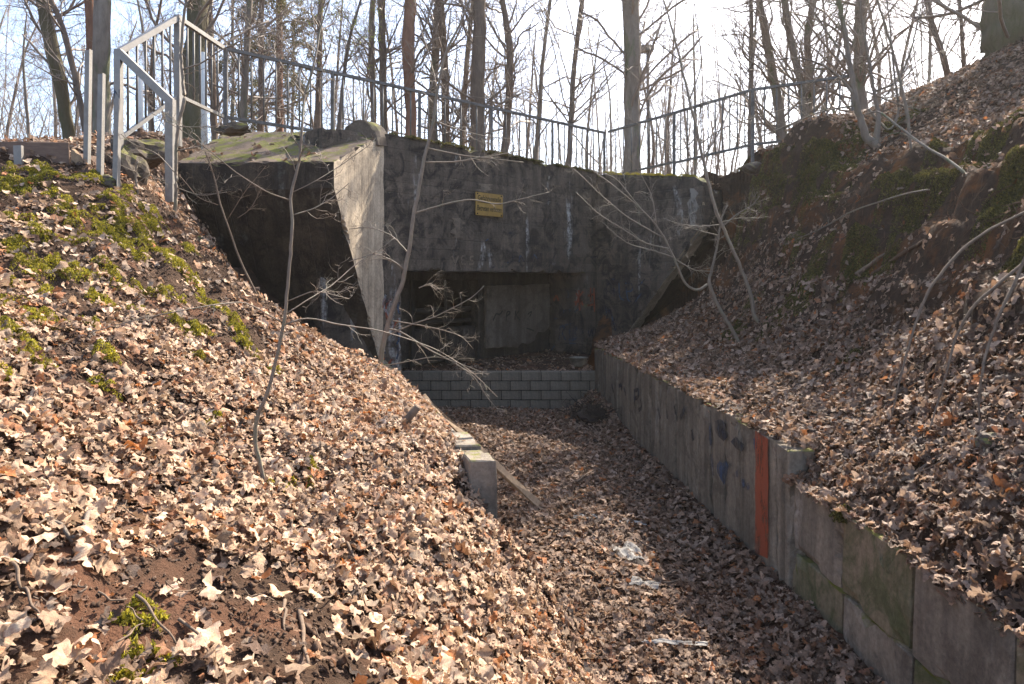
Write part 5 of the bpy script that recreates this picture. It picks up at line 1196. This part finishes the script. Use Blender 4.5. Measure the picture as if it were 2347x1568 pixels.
for k, (lab, br) in enumerate((('left of the three drooping branches entering from the right edge', [(2360,480,yv+.3,9),(2260,530,yv+.3,10),(2200,575,yv+.3,10),(2130,660,yv+.2,9),(2105,720,yv+.1,8),(2080,800,yv,7),(2060,880,yv-.1,6),(2042,960,yv-.2,4)]),
                            ('middle drooping branch entering from the right edge', [(2360,590,yv-.3,11),(2290,650,yv-.3,10),(2230,700,yv-.3,9),(2190,770,yv-.3,8),(2170,850,yv-.4,7),(2150,920,yv-.4,6),(2130,985,yv-.5,4)]),
                            ('right drooping branch hanging closest to the right edge', [(2362,560,yv-.5,10),(2330,640,yv-.5,10),(2290,720,yv-.6,9),(2265,790,yv-.6,9),(2250,850,yv-.7,8),(2242,930,yv-.7,8),(2252,1030,yv-.8,6)]))):
    sapling('drooping_branch', lab, br, [], 30+k, (3, .2), (2, .1), 'drooping branches at the right edge', mat=M['stick'])
sapling('fallen_branch', 'pale thin branch lying along the scarp in the middle of the right slope', [(2130,435,8.4,5),(2090,440,8.7,5),(2040,455,9.0,5),(1960,480,9.6,4.5),(1880,525,10.4,4),(1800,560,11.2,3)], [], 40, (6, .3), (4, .15))

# ------------------------------------------------------------------ fallen sticks
def stick(u0, v0, u1, v1, w, side, lab, grp='sticks lying in the leaves', mat='stick', seed=0):
    f = {'l': on_left, 'r': on_right}.get(side)
    rg = np.random.default_rng(seed+int(u0)); pts = []
    for k in range(6):
        t = k/5; u, v = u0+(u1-u0)*t, v0+(v1-v0)*t
        p = f(u, v) if f else on_floor(u, v); p = p+np.array((0, 0, .045+rg.normal(0, .008)))+rg.normal(0, .008, 3); pts.append((*p, w/2/F*p[1]*(1-.4*t)))
    q = resample(np.array(pts), 12); tb = Tubes(); tb.add(q[:, :3], q[:, 3], 6); o = obj('fallen_stick', tb.mesh('fallen_stick'), M[mat]); tag(o, lab, 'stick', grp)
stick(205,1195,170,1255,14,'l','mottled grey stick slanting among leaves at the far left', mat='bark_grey')
stick(100,1215,175,1262,13,'l','short lichen-spotted stick below the mottled one', mat='bark_grey')
stick(18,1320,50,1380,11,'l','curved pale stick near the left edge')
stick(50,1380,105,1430,8,'l','thin tail of twig below the curved pale stick')
stick(690,1420,705,1560,12,'l','pale stick pointing at the bottom edge left of centre')
stick(655,1400,650,1470,9,'l','short pale stick beside the bottom pale stick')
stick(700,1080,830,1125,6,'l','thin twig lying right of the crooked sapling foot')
stick(590,1090,620,1165,9,'l','dark root-like stick at the crooked sapling foot')
stick(725,1065,800,1160,8,'l','stick slanting down right of the crooked sapling foot')
stick(930,1030,985,1005,9,'l','pale short stick below the broken stub')
stick(790,1255,830,1330,8,'l','dark thin stick in the middle of the sunny leaves')
stick(670,1215,675,1262,8,'l','small upright twig among the sunny leaves')
stick(310,1395,410,1500,8,'l','thin twig crossing the lower moss cushion')
stick(420,1440,500,1560,8,'l','dark twig right of the lower moss cushion')
stick(1090,1470,1135,1530,6,'l','small twig near the bottom centre')
stick(2065,1120,2230,1010,9,'r','long forked stick on the right bank below the small pale stone')
stick(2080,1110,2180,1060,6,'r','thin twig next to the long forked stick')
stick(2140,1090,2310,970,8,'r','stick pointing at the right edge above the stone')
stick(1870,900,1990,860,6,'r','thin twig across the middle of the right slope')
stick(1960,640,2030,590,12,'r','root lying along the lower scarp')
stick(2000,640,2120,560,14,'r','thick bare root crossing the dark scarp', mat='root')
stick(1520,1330,1560,1318,5,'f','small twig on the trench floor')
stick(1180,1330,1225,1345,7,'f','dark short stick at the edge of the sunlit floor')
stick(1364,1350,1375,1385,6,'f','thin pale stick in the sunlit floor patch')
stick(1310,960,1325,985,7,'f','stick beside the charred heap')
c = on_left(915, 978); tb = Tubes(); e = P(958, 932, c[1]-.05); tb.add(np.array([c-np.array((.02, 0, .1)), (c+e)/2+np.array((0, 0, -.01)), e]), np.array([.045, .035, .034]), 8)
tag(obj('broken_stub', tb.mesh('broken_stub'), M['stick']), 'broken wooden stub sticking up near the top of the left post wall', 'stub')
srg = np.random.default_rng(333)
for k in range(70):
    side = 'l' if k < 40 else ('r' if k < 58 else 'f')
    if side == 'l': u, v = srg.uniform(20, 1000), srg.uniform(900, 1540)
    elif side == 'r': u, v = srg.uniform(1800, 2330), srg.uniform(760, 1050)
    else: u, v = srg.uniform(1180, 1600), srg.uniform(1080, 1500)
    a = srg.uniform(0, 6.28); L = srg.uniform(30, 90)
    stick(u, v, u+L*math.cos(a), v+L*.6*math.sin(a), srg.uniform(3, 6), side, {'l': 'thin dry twig lying among the leaves of the left bank', 'r': 'thin dry twig lying among the leaves of the right bank', 'f': 'thin dry twig lying on the leafy trench floor'}[side], 'loose twigs', seed=k)

# ------------------------------------------------------------------ hazy spring air
hz = obj('haze', box_me('haze', -1260, 1260, -1260, 1260, -7.5, 25), None)
hm = bpy.data.materials.new('haze_air'); hm.use_nodes = True; hn = hm.node_tree; hn.nodes.clear()
pv = hn.nodes.new('ShaderNodeVolumePrincipled'); mo = hn.nodes.new('ShaderNodeOutputMaterial'); pv.inputs['Color'].default_value = (.97, .92, .85, 1); pv.inputs['Density'].default_value = .0006; pv.inputs['Anisotropy'].default_value = .5
hn.links.new(pv.outputs[0], mo.inputs['Volume']); hz.data.materials.append(hm); tag(hz, 'thin sunlit haze filling the air of the wood', 'haze', kind='stuff')
